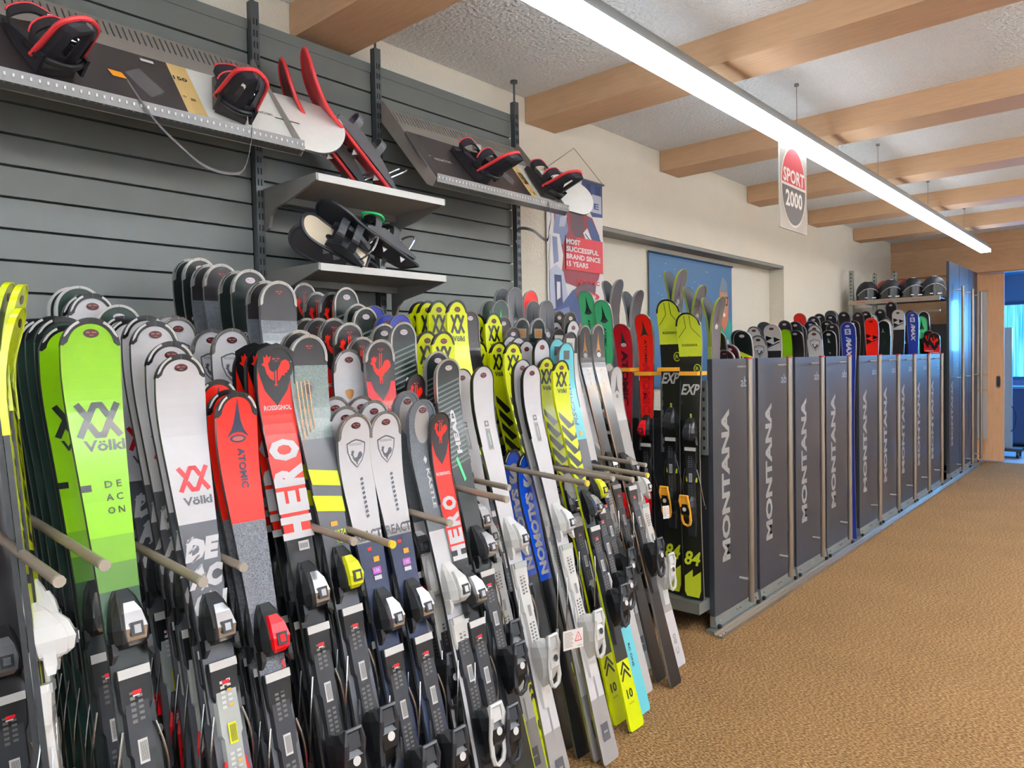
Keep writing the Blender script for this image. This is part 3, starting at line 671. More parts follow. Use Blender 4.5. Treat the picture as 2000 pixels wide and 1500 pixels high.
def emblem_vx(p, c, t, r, m):        # interlocked double chevron emblem
    S1 = [(-1, .9), (-.52, .12)]; S2 = [(-1, -.9), (-.17, .88), (.17, .88), (.48, .30)]
    for q in (S1, S2):
        p.stroke([(c+a*r, t+b*r*.95) for a, b in q], r*.34, m, .04); p.stroke([(c-a*r, t-b*r*.95) for a, b in q], r*.34, m, .04)
def rooster(p, c, t, w, h, m):
    b = [(-.5, .18), (-.42, .24), (-.44, .44), (-.36, .38), (-.32, .5), (-.26, .38), (-.18, .46), (-.2, .3), (-.27, .2), (-.22, .02), (-.12, -.06), (-.03, -.02), (.06, .0), (.12, .12), (.2, .28), (.34, .34), (.46, .26), (.5, .12), (.46, -.02), (.42, .02), (.4, -.1), (.34, -.06), (.3, -.18), (.22, -.16), (.14, -.3), (.06, -.36), (.05, -.5), (-.05, -.5), (-.06, -.34), (-.2, -.26), (-.32, -.1), (-.38, .1)]
    p.poly([(c+a*w, t+q*h) for a, q in b], m, .03)
def vlines(p, c, t0, t1, m): p.rect(c-.006, c-.002, t0, t1, m, .05); p.rect(c+.002, c+.006, t0, t1, m, .05)
def shield(p, c, t, w, h, m, inner=None):
    b = [(-.5, .36), (-.25, .45), (0, .5), (.25, .45), (.5, .36), (.46, .05), (.3, -.25), (0, -.5), (-.3, -.25), (-.46, .05)]
    p.poly([(c+a*w, t+q*h) for a, q in b], m, .04)
    if inner: p.poly([(c+a*w*.88, t+q*h*.9) for a, q in b], inner, .04)
def spire(p, c, t, w, h, m):         # flared mountain emblem
    p.poly([(c, t+h*.5), (c+w*.07, t+h*.2), (c+w*.16, t-h*.1), (c+w*.28, t-h*.3), (c+w*.5, t-h*.5), (c+w*.2, t-h*.38), (c, t-h*.36), (c-w*.2, t-h*.38), (c-w*.5, t-h*.5), (c-w*.28, t-h*.3), (c-w*.16, t-h*.1), (c-w*.07, t+h*.2)], m, .035)
def tri_mark(p, c, t, w, m, bg):     # three triangles with a slash
    for dx, dy, q in ((-.5, .25, m), (-.5, -.3, m), (.15, .1, m)):
        p.poly([(c+dx*w, t+dy*w+.25*w), (c+dx*w, t+dy*w-.25*w), (c+dx*w+.55*w, t+dy*w-.0*w)], q, .04)
    p.stroke([(c-.5*w, t-.62*w), (c+.6*w, t+.12*w*-1)], w*.09, m, .04)

# every kind: widths (tip, waist, tail), colour bands from the tip, rim, sticker and a print drawn with b = -distance from tip
def k_vg(p):
    emblem_vx(p, .004, -.232, .042, crb); p.text('Völkl', .010, -.292, .088, .026, crb, bold=.03)
    p.rect(-.052, -.030, -.395, -.380, blk)
    for i, s_ in enumerate(('D E', 'A C', 'O N')): p.text(s_, .016, -.383-.030*i, .036, .016, crb, bold=.01)
    p.poly([(.010, -.10), (.052, -.07), (.046, -.40), (.012, -.45)], limed, .05) if False else None
    p.rect(.004, .030, -.665, -.652, pnk); p.rect(.006, .026, -.685, -.677, gr2)
def k_vw(p):
    emblem_vx(p, .006, -.325, .034, red2); p.text('Völkl', .008, -.383, .072, .022, gry, bold=.03)
    p.poly([(-.040, -.475), (-.022, -.462), (-.012, -.478), (.004, -.452), (.016, -.470), (.030, -.446), (.040, -.452), (.039, -.70), (-.039, -.70)], gry, .05)
    for i, s_ in enumerate(('DE', 'AC', 'ON')): p.text(s_, .001, -.508-.070*i, .080, .058, wht, bold=.07, shear=.22, mx=.05)
    for i in range(9): p.stroke([(-.036+.004*i, -.49-.024*i), (-.018+.004*i, -.475-.024*i)], .0045, wht)
    p.rect(.0, .022, -.70, -.688, org); p.rect(.0, .017, -.722, -.710, red2)
def k_he(p):
    shield(p, 0, -.075, .115, .17, blk); rooster(p, 0, -.062, .088, .085, red); vlines(p, 0, -.10, -.03, blk)
    p.text('ROSSIGNOL', 0, -.165, .085, .014, wht, bold=.03)
    for i, l_ in enumerate('OREH'): p.text(l_, 0, -.285-.072*i, .062, .094, wht, rot=1, bold=.06, mx=.06)
    p.rect(-.006, .026, -.565, -.54, wht)
    for i in range(8): p.rect(-.003+.0033*i, -.0015+.0033*i, -.56, -.546, blk)
def k_ar(p):
    spire(p, 0, -.065, .062, .10, nav); p.ell(0, -.118, .022, .010, nav); p.ell(0, -.118, .016, .006, stkr); p.text('ATOMIC', .006, -.195, .105, .020, nav, rot=-1, bold=.03)
    p.rect(-.014, .014, -.83, -.79, wht); p.text('REDSTER', .028, -.74, .10, .010, red, rot=1, bold=.02)
def k_fo(p):
    shield(p, -.008, -.155, .038, .045, gry, gr2); shield(p, -.008, -.155, .030, .034, gry)
    for i in range(4): p.rect(-.046+.013*i, -.043+.013*i, -.30+.01*i, -.13, gold)
    for i in range(2): p.poly([(-.052, -.385-.075*i), (.044, -.40-.075*i), (.046, -.445-.075*i), (-.046, -.430-.075*i)], yel)
    p.rect(-.01, .012, -.555, -.542, org); p.text('FORZA', .012, -.575, .05, .016, yel, bold=.02, shear=.2); p.text('50', .010, -.60, .022, .013, oli)
    p.rect(-.02, .015, -.84, -.80, wht); p.text('157', .03, -.80, .026, .012, yel, rot=-1, bold=.02)
def k_re(p):
    shield(p, .0, -.115, .068, .085, gry, wht); rooster(p, 0, -.125, .042, .045, gry); p.text('ROSSIGNOL', 0, -.088, .045, .007, gry)
    for i in range(9): p.poly([(.004, -.19-.014*i), (.014, -.186-.014*i), (.016, -.194-.014*i), (.006, -.198-.014*i)], gry)
    p.text('REACT', .0, -.36, .094, .030, gry, bold=.03)
    p.rect(-.014, .0, -.405, -.395, red); p.rect(-.010, .020, -.475, -.455, mag); p.text('135', .005, -.465, .018, .010, wht, bold=.02); p.rect(-.008, .018, -.492, -.480, wht); p.rect(.0, .020, -.44, -.425, org)
def k_ro(p):
    shield(p, 0, -.13, .104, .16, brn); rooster(p, 0, -.095, .086, .085, red); vlines(p, 0, -.15, -.045, red); p.text('ROSSIGNOL', 0, -.232, .086, .014, wht, bold=.03)
    for i, l_ in enumerate('OREH'): p.text(l_, 0, -.36-.072*i, .062, .085, wht, rot=1, bold=.06, mx=.06)
def k_hd(p):
    for i in range(18): p.poly([(-.053, -.105-.018*i), (.052, -.070-.018*i), (.052, -.076-.018*i), (-.053, -.111-.018*i)], stripe, .04)
    p.text('HEAD', .006, -.275, .17, .024, wht, rot=1, bold=.05); p.poly([(-.02, -.38), (-.01, -.37), (.01, -.46), (.0, -.47)], grn)
def k_ka(p):
    p.ell(-.002, -.078, .032, .060, gr2, 22, .04); p.text('KÄSTLE', .006, -.285, .13, .018, wht, rot=-1, bold=.03); p.poly([(-.008, -.19), (.0, -.205), (.008, -.19), (0, -.178)], wht)
def k_vy(p):
    emblem_vx(p, .0, -.085, .034, crb); p.text('Völkl', .002, -.137, .066, .020, crb, bold=.03)
    for i in range(6):
        t = -.26-.06*i; p.poly([(-.045, t+.03), (.03, t-.035), (.046, t-.012), (.046, t-.04), (.0, t-.055), (-.048, t-.0)], crb, .05)
    p.text('10', 0, -1.50, .042, .040, crb, bold=.03); p.text('RACING', 0, -1.54, .035, .007, crb)
    for i in range(2): p.stroke([(-.03, -1.44+.03*i-.0), (.0, -1.40+.03*i), (.03, -1.44+.03*i)], .010, crb)
def k_sw(p):
    p.rect(-.012, .010, -.225, -.203, gry); p.ell(-.001, -.214, .006, .006, wht2, 8); p.rect(-.014, .012, -.315, -.232, gr2, .05); p.rect(-.010, .008, -.31, -.237, stripe, .05); p.rect(-.003, .001, -.298, -.25, wht2); p.rect(-.030, -.012, -.442, -.440, gry)
    for i in range(4): p.rect(-.008, .010, -.67-.004*i, -.668-.004*i, gry)
    p.rect(-.008, .006, -1.245, -1.215, gr2); p.rect(.0, .006, -1.345, -1.26, gr2); p.rect(-.022, .022, -1.50, -1.435, gry); p.rect(-.012, .012, -1.470, -1.464, gr2)
def k_te(p):
    p.rect(-.022, .022, -.075, -.035, gry, .03); p.ell(0, -.115, .014, .014, gry, 12, .04); p.text('FISCHER', -.002, -.28, .20, .030, nav, rot=1, bold=.02, shear=.2)
    p.ell(.01, -.42, .012, .012, org, 10); p.text('RC ONE', .0, -1.42, .10, .016, nav, rot=-1, bold=.02)
def k_ab(p): spire(p, 0, -.085, .05, .11, gold); p.ell(0, -.148, .018, .013, wht, 14); p.text('ATOMIC', .0, -.275, .12, .018, gold, rot=-1); p.rect(-.046, -.041, -1.3, -.30, gold, .08)
def k_aw(p): spire(p, 0, -.085, .05, .10, gry); p.ell(0, -.150, .012, .010, gry, 12); p.ell(0, -.150, .009, .007, gr2, 12); p.rect(.0, .012, -.30, -.298, gr2); p.text('C 80', 0, -1.44, .10, .03, gr2, rot=1, bold=.03); p.rect(-.008, .008, -1.10, -1.06, gr2); p.rect(-.008, .008, -1.22, -1.18, gr2)
def k_ag(p): spire(p, 0, -.085, .062, .11, dkg); p.ell(0, -.135, .022, .010, gry, 14); p.text('ATOMIC', 0, -.235, .12, .018, dkg, rot=-1, bold=.03); p.rect(-.002, .002, -.42, -.31, dkg)
def k_ar2(p): spire(p, 0, -.085, .062, .10, dkg); p.text('ATOMIC', 0, -.33, .34, .045, bur, rot=-1, bold=.05, mx=.06); p.ell(0, -.128, .02, .012, pnk, 14); p.text('REDSTER', -.03, -.78, .13, .010, red, rot=-1, bold=.02); p.rect(-.012, .012, -.86, -.80, wht)
def k_ar3(p): spire(p, 0, -.085, .062, .10, dkg); p.text('ATOMIC', 0, -.23, .16, .018, bur, rot=-1, bold=.03); p.text('ATOMIC', .0, -.44, .30, .05, red2, rot=-1, bold=.05, mx=.06); p.text('REDSTER', -.03, -.68, .13, .010, red, rot=-1, bold=.02)
def k_ex(p):
    p.stroke([(-.016, -.02), (-.016, -.085), (-.065, -.14)], .003, crb, .04); p.stroke([(.016, -.02), (.016, -.085), (.065, -.14)], .003, crb, .04)
    p.text('ROSSIGNOL', 0, -.185, .095, .014, crb, bold=.02); p.poly([(-.062, -.30), (-.004, -.245), (-.004, -.32), (.062, -.25), (.06, -.46), (-.06, -.46)], exb, .06)
    p.ell(.042, -.32, .022, .026, exy, 16); p.ell(.042, -.32, .018, .022, exb, 16); p.text('R', .042, -.32, .018, .022, exy)
    p.text('EXP', 0, -.44, .105, .062, wht2, bold=.03, shear=.25); p.rect(-.006, .006, -.62, -.58, oli)
    p.text('84', 0, -1.42, .095, .085, exy, bold=.03, shear=.2); p.poly([(-.05, -1.62), (-.05, -1.53), (0, -1.485), (0, -1.53), (.05, -1.49), (.05, -1.60), (.038, -1.645), (-.036, -1.645)], exy)
    for q in (-.70, -.97): p.stroke([(-.03, q+.02), (-.03, q), (.03, q), (.03, q+.02)], .010, exy)
def k_gr(p): spire(p, 0, -.13, .05, .15, crb)
def k_gdot(p): spire(p, 0, -.10, .05, .13, crb); p.ell(0, -.18, .018, .016, wht, 14)
def k_ge(p): p.poly([(0, -.04), (.012, -.12), (.03, -.20), (-.03, -.20), (-.012, -.12)], grn2, .04)
def k_dw(p): p.poly([(-.032, -.05), (.032, -.05), (.028, -.095), (-.028, -.095)], gr2, .04); p.poly([(-.026, -.056), (.026, -.056), (.022, -.089), (-.022, -.089)], gold, .04); p.ell(0, -.125, .012, .008, gry, 10)
def k_bk(p): p.text('ROSSIGNOL', 0, -.205, .085, .013, wht, bold=.02); p.stroke([(-.05, -.25), (.0, -.29)], .002, gr2); p.stroke([(-.05, -.22), (.03, -.28)], .002, gr2)
def k_bk2(p): shield(p, .02, -.195, .036, .04, gry)
def k_rw(p): shield(p, 0, -.115, .072, .09, gry, wht); rooster(p, 0, -.125, .046, .05, gry); p.text('ROSSIGNOL', 0, -.086, .048, .008, gry)
def k_ws(p): shield(p, 0, -.145, .034, .036, gold)
def k_wf(p): p.poly([(-.034, -.03), (.034, -.03), (.03, -.09), (0, -.10), (-.03, -.09)], wht2, .04); p.rect(-.018, .018, -.075, -.05, gr2, .03)
def k_kr(p): shield(p, 0, -.105, .078, .13, brn); rooster(p, 0, -.06, .058, .06, red); vlines(p, 0, -.10, -.03, red); p.text('ROSSIGNOL', 0, -.20, .062, .011, wht, bold=.03); [p.text(l_, 0, -.30-.055*i, .048, .062, wht, rot=1, bold=.06) for i, l_ in enumerate('OREH')]
def k_sb(p): p.text('S', 0, -.10, .055, .085, wht, bold=.06); p.text('SALOMON', 0, -.335, .34, .046, wht, rot=-1, bold=.05, mx=.06)
def k_sx(p): p.rect(-.026, .022, -.10, -.055, wht, .03); p.text('S', -.002, -.078, .026, .030, blu2, bold=.04); p.text('/MAX', 0, -.20, .16, .042, wht, rot=-1, bold=.05, shear=.2)
def k_fr(p): tri_mark(p, -.006, -.185, .085, blk, red)
def k_fw(p): tri_mark(p, -.006, -.125, .085, blk, wht)
def k_fl(p): p.poly([(-.055, -.115), (.058, -.165), (.058, -.30), (-.055, -.30)], exy, .05); tri_mark(p, -.012, -.185, .075, blk, exy)
def k_da(p): spire(p, -.01, -.10, .04, .05, gr2); p.stroke([(-.008, -.19), (.008, -.22), (-.008, -.25)], .003, gry)
def k_dh(p): p.poly([(-.01, -.06), (0, -.08), (.01, -.10), (-.012, -.10)], gr2); p.poly([(-.008, -.17), (.010, -.18), (-.002, -.19)], gr2)
def k_fy(p):
    p.text('FISCHER', .0, -.37, .42, .045, blk, rot=1, bold=.03, shear=.2, mx=.06); p.poly([(-.05, -.12), (0, -.165), (.05, -.12), (.05, -.155), (0, -.195), (-.05, -.155)], oli, .05)
    p.poly([(-.05, -.62), (.05, -.62), (.0, -.92)], yel, .08)
def k_non(p): pass
K = {  # widths, bands, rim material, rim style, sticker, binding scheme, print, nominal length
 'VG': ((.128, .080, .112), [(.42, lime), (.50, limed), (.56, S('olive green lacquer', '#6fa512')), (.62, S('moss green lacquer', '#4f7a25')), (.72, S('bottle green lacquer', '#2f4a33')), (9, crb)], blk, 'bar', 'd', 'B', k_vg, 1.7),
 'VD': ((.128, .080, .112), [(9, dkg)], blk, 'bar', 'd', 'B', k_non, 1.73), 'VW': ((.124, .078, .11), [(.44, wht), (9, gry)], blk, 'bar', 'd', 'V', k_vw, 1.7),
 'DG': ((.13, .084, .112), [(9, dkg)], wht2, 'rim', 'w', 'B', k_non, 1.8), 'RW': ((.124, .078, .11), [(.5, wht), (9, gry)], rimg, 'cap', 'd', 'B', k_rw, 1.71),
 'BK': ((.126, .082, .112), [(.19, crb), (9, brn)], sil, 'cap', 'w', 'B', k_bk, 1.9), 'BR': ((.126, .082, .112), [(.12, brn), (.30, slt), (9, brn)], sil, 'cap', 'd', 'B', k_bk2, 1.9),
 'FO': ((.126, .078, .11), [(.085, brn), (.30, spk), (9, gry)], sil, 'cap', 'd', 'Y', k_fo, 1.68), 'HE': ((.118, .072, .105), [(.05, blk), (.53, red), (9, blk)], blk, 'thin', 'd', 'B', k_he, 1.64),
 'AR': ((.112, .072, .10), [(.335, red), (.80, pur), (9, gry)], blk, 'bar', 'n', 'R', k_ar, 1.52), 'RO': ((.122, .076, .108), [(.14, brn), (.2, red2), (.56, red), (9, blk)], sil, 'cap', 'd', 'B', k_ro, 1.75),
 'RE': ((.122, .076, .106), [(.36, wht), (.38, gr2), (9, nav)], rimg, 'cap', 'd', 'B', k_re, 1.45), 'WS': ((.118, .076, .106), [(.5, wht), (9, gry)], rimg, 'cap', 'd', 'B', k_ws, 1.65),
 'HD': ((.118, .074, .106), [(9, crb)], sil, 'rim', 'w', 'G', k_hd, 1.74), 'BL': ((.118, .074, .106), [(.07, blu2), (.14, gr2), (9, blu2)], rimg, 'thin', 'd', 'B', k_non, 1.8),
 'OL': ((.10, .07, .095), [(9, oli)], blk, 'bar0', 'd', 'B', k_non, 1.85), 'VY': ((.116, .072, .104), [(.22, yel), (.58, yel), (1.36, crb), (9, yel)], blk, 'bar0', 'd', 'B', k_vy, 1.65),
 'SW': ((.116, .074, .104), [(.5, wht), (1.34, wht), (9, gr2)], blk, 'thin', 'd', 'W', k_sw, 1.58), 'WF': ((.116, .074, .104), [(.10, brn), (9, wht2)], rimg, 'thin', 'n', 'B', k_wf, 1.73),
 'TE': ((.118, .074, .104), [(.45, tea), (1.30, gry), (9, tea)], rimg, 'thin', 'n', 'Y', k_te, 1.67), 'KA': ((.114, .072, .104), [(.17, slt), (.42, slt), (9, wht)], slt, 'rim', 'd', 'K', k_ka, 1.47),
 'KR': ((.085, .062, .08), [(.09, brn), (.2, red), (.45, red), (9, blk)], brn, 'thin', 'd', 'B', k_kr, 1.45), 'AB': ((.104, .068, .094), [(.40, brn), (.50, crb), (9, blk)], gr2, 'bar0', 'n', 'B', k_ab, 1.77),
 'AW': ((.112, .074, .10), [(.28, wht2), (.9, gr2), (1.28, gr2), (9, wht)], gr2, 'thin', 'n', 'W', k_aw, 1.55), 'SB': ((.105, .068, .095), [(.53, blu), (9, blk)], blk, 'bar', 'n', 'N', k_sb, 1.23),
 'GR': ((.12, .085, .105), [(9, gry)], gr2, 'thin', 'n', 'B', k_gdot, 1.95), 'RD': ((.12, .085, .105), [(9, red)], gr2, 'thin', 'n', 'B', k_gr, 1.95),
 'GE': ((.12, .08, .105), [(9, dkg)], gr2, 'thin', 'n', 'B', k_ge, 1.9), 'DW': ((.12, .08, .105), [(9, crb)], gr2, 'cap', 'n', 'B', k_dw, 1.8), 'DK': ((.118, .078, .105), [(9, brn)], rimg, 'rim', 'w', 'B', k_non, 1.8),
 'AG': ((.118, .075, .105), [(.42, grn), (9, dkg)], sil, 'thin', 'n', 'B', k_ag, 1.8), 'A2': ((.125, .078, .105), [(.72, red2), (9, blk)], sil, 'thin', 'n', 'R', k_ar2, 1.6), 'A3': ((.112, .075, .105), [(.62, red), (9, blk)], sil, 'thin', 'n', 'R', k_ar3, 1.65),
 'EX': ((.150, .098, .13), [(.25, exy), (9, exb)], crb, 'cap', 'n', 'E', k_ex, 1.66), 'SX': ((.118, .075, .105), [(9, blu2)], gr2, 'thin', 'w', 'N', k_sx, 1.75), 'FR': ((.118, .075, .105), [(9, red)], gr2, 'thin', 'd', 'N', k_fr, 1.76),
 'FW': ((.12, .075, .105), [(.20, wht2), (9, brn)], gr2, 'thin', 'd', 'N', k_fw, 1.8), 'FL': ((.12, .075, .105), [(9, crb)], gr2, 'thin', 'w', 'N', k_fl, 1.6), 'LG': ((.10, .075, .10), [(9, lime)], blk, 'thin', 'n', 'N', k_non, 1.65),
 'NV': ((.118, .075, .105), [(9, nav)], gr2, 'thin', 'w', 'N', k_non, 1.73), 'RS': ((.11, .075, .1), [(9, wht2)], rimg, 'cap', 'd', 'N', k_rw, 1.6), 'DH': ((.115, .075, .1), [(9, crb)], gr2, 'thin', 'w', 'N', k_dh, 1.64),
 'DA': ((.115, .075, .1), [(9, crb)], wht2, 'rim', 'n', 'N', k_da, 1.8), 'BG': ((.12, .075, .1), [(9, bur)], gr2, 'rim', 'w', 'N', k_non, 1.5), 'FY': ((.112, .072, .104), [(.60, yel), (.66, blk), (9, gr2)], yel, 'thin', 'd', 'W', k_fy, 1.8),
 'KB': ((.12, .078, .105), [(9, gry)], S('dull lime edge', '#8a9440'), 'thin', 'n', 'N', k_gdot, 1.85), 'KG': ((.11, .075, .1), [(9, gry)], gr2, 'thin', 'n', 'N', k_non, 1.9),
}
def hwid(t, L, w):      # half width at distance t from the tip
    wt, wm, wl = w; Rt = wt*.55; s = t/L
    if t < .12: base = wt/2*(1-.02*(1-t/.12)**2)
    else:
        f = (t-.12)/(L*.47-.12) if t < L*.47 else 1
        base = (wt+(wm-wt)*(math.sin(min(1, f)*PI/2)**1.15))/2 if t < L*.47 else (wm+(wl-wm)*(1-math.cos(min(1, (t-L*.47)/(L*.53))*PI/2)))/2
    if t < Rt: base = min(base, wt/2*math.sqrt(max(0, 1-((Rt-t)/Rt)**2.25)))
    e = L-t
    if e < .02: base *= .80+.20*math.sqrt(max(0, 1-((.02-e)/.02)**2))
    return max(base, .0004)
PROTO = {}
def toe_parts(root, s, sch, w):
    main = {'B': bk, 'V': bk, 'W': bw, 'Y': bk, 'R': bk, 'G': bk, 'K': bw, 'E': bk}[sch]
    top = {'B': clr, 'V': clr, 'W': bw, 'Y': yep, 'R': rdp, 'G': clr, 'K': bw, 'E': bk2}[sch]
    def ring(z, hw, h0, h1, tp=.7): return [(h0, -hw, z), (h0, hw, z), (h0+(h1-h0)*.6, hw, z), (h1, hw*tp, z), (h1, -hw*tp, z), (h0+(h1-h0)*.6, -hw, z)]
    b = MB(); b.loft([ring(.085, .016, 0, .006), ring(.065, .026, 0, .024), ring(.03, .034, 0, .048), ring(.0, .038, 0, .058), ring(-.03, .036, .004, .052), ring(-.042, .028, .012, .036)], main)
    for sg_ in (-1, 1): b.loft([[(h, sg_*(.030+e), z) for h, e in ((.012, 0), (.012, .014), (.034, .012), (.034, 0))] for z in (-.025, -.05)]+[[(h, sg_*(.040+e), -.068) for h, e in ((.016, 0), (.016, .006), (.03, .005), (.03, 0))]], main)
    t = b.build('toe_piece', root, (TH, 0, s), smooth=False)
    b = MB(); b.loft([[(h, y, z) for h, y in ((.0, -hw), (.0, hw), (hh, hw*.7), (hh, -hw*.7))] for z, hw, hh in ((.055, .016, .042), (.034, .026, .060), (.0, .032, .071), (-.026, .028, .064), (-.036, .018, .050))], top)
    b.box(.069, .0735, -.013, .013, -.018, .012, bk2); b.box(.073, .075, -.007, .007, -.012, .006, top); b.build('toe_cover', t)
    b = MB(); b.loft([ring(-.085, .034, 0, .016, .9), ring(-.10, .036, 0, .018, .9), ring(-.165, .034, 0, .012, .9), ring(-.185, .026, 0, .008, .9)], main)
    t2 = b.build('toe_plate', root, (TH, 0, s), smooth=False)
    b = MB(); b.box(.0165, .021, -.033, .033, -.104, -.084, bw if sch != 'W' else bg); b.build('glide_pad', t2)
    if sch in 'BVYG':
        p = Print().rect(-.008, .010, -.006, .002, rdp); p.rect(-.008, .006, -.010, -.007, bw); p.build('mark', lambda a, c, l: (.0165+.0002*l, a, -.135+c), t2)
def heel_parts(root, s, sch):
    main = {'B': bk, 'V': bk, 'W': bw, 'Y': bk, 'R': rdp, 'G': bk, 'K': bk, 'E': bk}[sch]; lev = {'B': bk2, 'V': rdp, 'W': bw, 'Y': bk2, 'R': rdp, 'G': bk2, 'K': bw, 'E': orp}[sch]
    # track plate from under the boot to the heel
    b = MB(); m = bw if sch == 'W' else bg if sch == 'V' else bk2
    b.loft([[(0, -hw, z), (0, hw, z), (h, hw*.85, z), (h, -hw*.85, z)] for z, hw, h in ((.30, .020, .006), (.285, .028, .012), (.14, .030, .014), (.13, .024, .014), (.07, .024, .014), (-.13, .030, .014), (-.20, .024, .008))], m)
    t = b.build('track_plate', root, (TH, 0, s))
    p = Print()
    for z0, n in ((.20, 6), (.03, 6)):
        for i in range(n): p.rect(-.014, -.004, z0+.012*i, z0+.012*i+.007, bw if sch == 'V' else rimg); p.rect(.002, .012, z0+.012*i+.003, z0+.012*i+.009, (bw if i % 3 else orp) if sch == 'V' else rimg)
    p.rect(-.010, .010, .115, .165, yep if sch == 'V' else bw)
    for i in range(7): p.rect(-.006+.0022*i, -.005+.0022*i, .12, .16, bk)
    p.build('scale_print', lambda a, c, l: (.0148+.0003*l, a, c), t)
    def ring(z, hw, h0, h1, tp=.75): return [(h0, -hw, z), (h0, hw, z), (h0+(h1-h0)*.55, hw*1.05, z), (h1, hw*tp, z), (h1, -hw*tp, z), (h0+(h1-h0)*.55, -hw*1.05, z)]
    b = MB(); b.loft([ring(.035, .018, .02, .045), ring(.015, .030, .012, .075), ring(-.02, .034, .012, .090), ring(-.06, .032, .012, .082), ring(-.10, .026, .012, .05), ring(-.125, .018, .014, .024)], main)
    t = b.build('heel_piece', root, (TH, 0, s), smooth=False)
    b = MB()      # lever: a looped handle standing off the housing
    out = [(.092, .022), (.062, .026), (.0, .024), (-.05, .026), (-.075, .018), (-.085, 0)]
    pth = [( .096 if i < 2 else .086-.006*i, y, z-.045) for i, (z, y) in enumerate(out)]; pth = pth+[(h, -y, z) for h, y, z in reversed(pth[:-1])]
    b.tube(pth, .0075, lev, 6, closed=True); b.loft([[(h, y, z) for h, y in ((.078, -.02), (.078, .02), (.094, .018), (.094, -.018))] for z in (.045, .0)], lev); b.build('heel_lever', t)
    p = Print(); p.ell(0, -.03, .012, .012, bw if sch != 'W' else bk2, 12); p.build('mark', lambda a, c, l: (.0912, a, c), t)
    for sg_ in (-1, 1):
        b = MB(); pts = bez([(.008, sg_*.034, .19), (.006, sg_*.046, .14), (-.004, sg_*.053, .09), (-.022, sg_*.055, .03), (-.034, sg_*.058, -.02)], 4)
        b.tube(pts, .0026, stl, 6); b.tube([pts[-1], (-.040, sg_*.060, -.045)], .006, bk if sch != 'W' else bw, 8); b.build('brake_arm', root, (TH, 0, s))
def make_ski(kind, full=True):
    w, bands, rim, style, stick, sch, pr, L = K[kind]
    root = ob('ski', None)
    ts = sorted(set([w[0]*.55*(1-math.cos(PI/2*i/9)) for i in range(10)]+[.09, .11, .135, .16, .185, .21, .24]+[.24+(L-.26)*i/14 for i in range(1, 14)]+[L-.02, L-.012, L-.005, L]+[b_[0] for b_ in bands if b_[0] < L]))
    def pt(t, a, h): return (h+rock(t), a, L-t)
    b = MB()
    for i in range(len(ts)-1):
        t0, t1 = ts[i], ts[i+1]; h0, h1 = hwid(t0, L, w), hwid(t1, L, w); tm = (t0+t1)/2; m = next(q for lim, q in bands if tm < lim)
        A = [pt(t0, a*h0, TH) for a in (-1, -.5, 0, .5, 1)]+[pt(t1, a*h1, TH) for a in (-1, -.5, 0, .5, 1)]
        b.add(A, [(k, k+1, k+6, k+5) for k in range(4)], m)
        b.add([pt(t0, -h0, 0), pt(t0, h0, 0), pt(t1, h1, 0), pt(t1, -h1, 0)], [(0, 1, 2, 3)], bas)
        b.add([pt(t0, -h0, TH), pt(t0, -h0, 0), pt(t1, -h1, 0), pt(t1, -h1, TH), pt(t0, h0, TH), pt(t0, h0, 0), pt(t1, h1, 0), pt(t1, h1, TH)], [(0, 1, 2, 3), (4, 7, 6, 5)], yel if kind in ('VY', 'OL') else bk if kind == 'FY' else (oli if kind == 'KB' else edge))
    h = hwid(L, L, w); b.add([pt(L, -h, 0), pt(L, h, 0), pt(L, h, TH), pt(L, -h, TH)], [(0, 1, 2, 3)], bas)
    me = bpy.data.meshes.new('ski_body'); me.from_pydata(b.v, [], b.f)
    for m in b.ms: me.materials.append(m)
    me.polygons.foreach_set('material_index', b.m)
    import bmesh
    bm = bmesh.new(); bm.from_mesh(me); bmesh.ops.remove_doubles(bm, verts=bm.verts, dist=.00002); bmesh.ops.recalc_face_normals(bm, faces=bm.faces); bm.to_mesh(me); bm.free(); me.update()
    ob('ski_body', me, root)
    # tip guard: raised strip round the shovel
    wid = {'bar': .013, 'bar0': .008, 'cap': .009, 'rim': .007, 'thin': .0035}[style]; tmax = {'bar': .062, 'bar0': .05, 'cap': .075, 'rim': .16, 'thin': .30}[style]
    tt = [t for t in [w[0]*.55*(1-math.cos(PI/2*i/11)) for i in range(12)]+[.075, .09, .12, .16, .22, .30] if t <= tmax]
    def strip(side, t0, t1, wi, m, hh, mb, off=0):
        q = [t for t in tt if t0 <= t <= t1]; O = []; I = []; B = []
        for i, t in enumerate(q):
            a = hwid(t, L, w); ta, tb = (q[max(i-1, 0)], q[min(i+1, len(q)-1)]); da = hwid(tb, L, w)-hwid(ta, L, w); dt = tb-ta
            if t == 0: nt, na = 1, 0
            else: l_ = math.hypot(da, dt); nt, na = da/l_, -dt/l_
            w_ = wi*(1 if i < len(q)-1 else .4)
            O.append((t+nt*off, max(0, a+na*off))); I.append((t+nt*(off+w_), max(0, a+na*(off+w_)))); B.append((t, a))
        for i in range(len(q)-1):
            V = [pt(O[i][0], side*O[i][1], TH+hh), pt(I[i][0], side*I[i][1], TH+hh), pt(I[i+1][0], side*I[i+1][1], TH+hh), pt(O[i+1][0], side*O[i+1][1], TH+hh)]
            mb.add(V, [(0, 1, 2, 3) if side < 0 else (3, 2, 1, 0)], m)
            U = [V[1], V[2], pt(I[i+1][0], side*I[i+1][1], TH), pt(I[i][0], side*I[i][1], TH)]; mb.add(U, [(0, 1, 2, 3)], m)
            if not off:
                X = [V[0], V[3], pt(B[i+1][0], side*(B[i+1][1]+.0008), -.001), pt(B[i][0], side*(B[i][1]+.0008), -.001)]; mb.add(X, [(0, 1, 2, 3)], m)
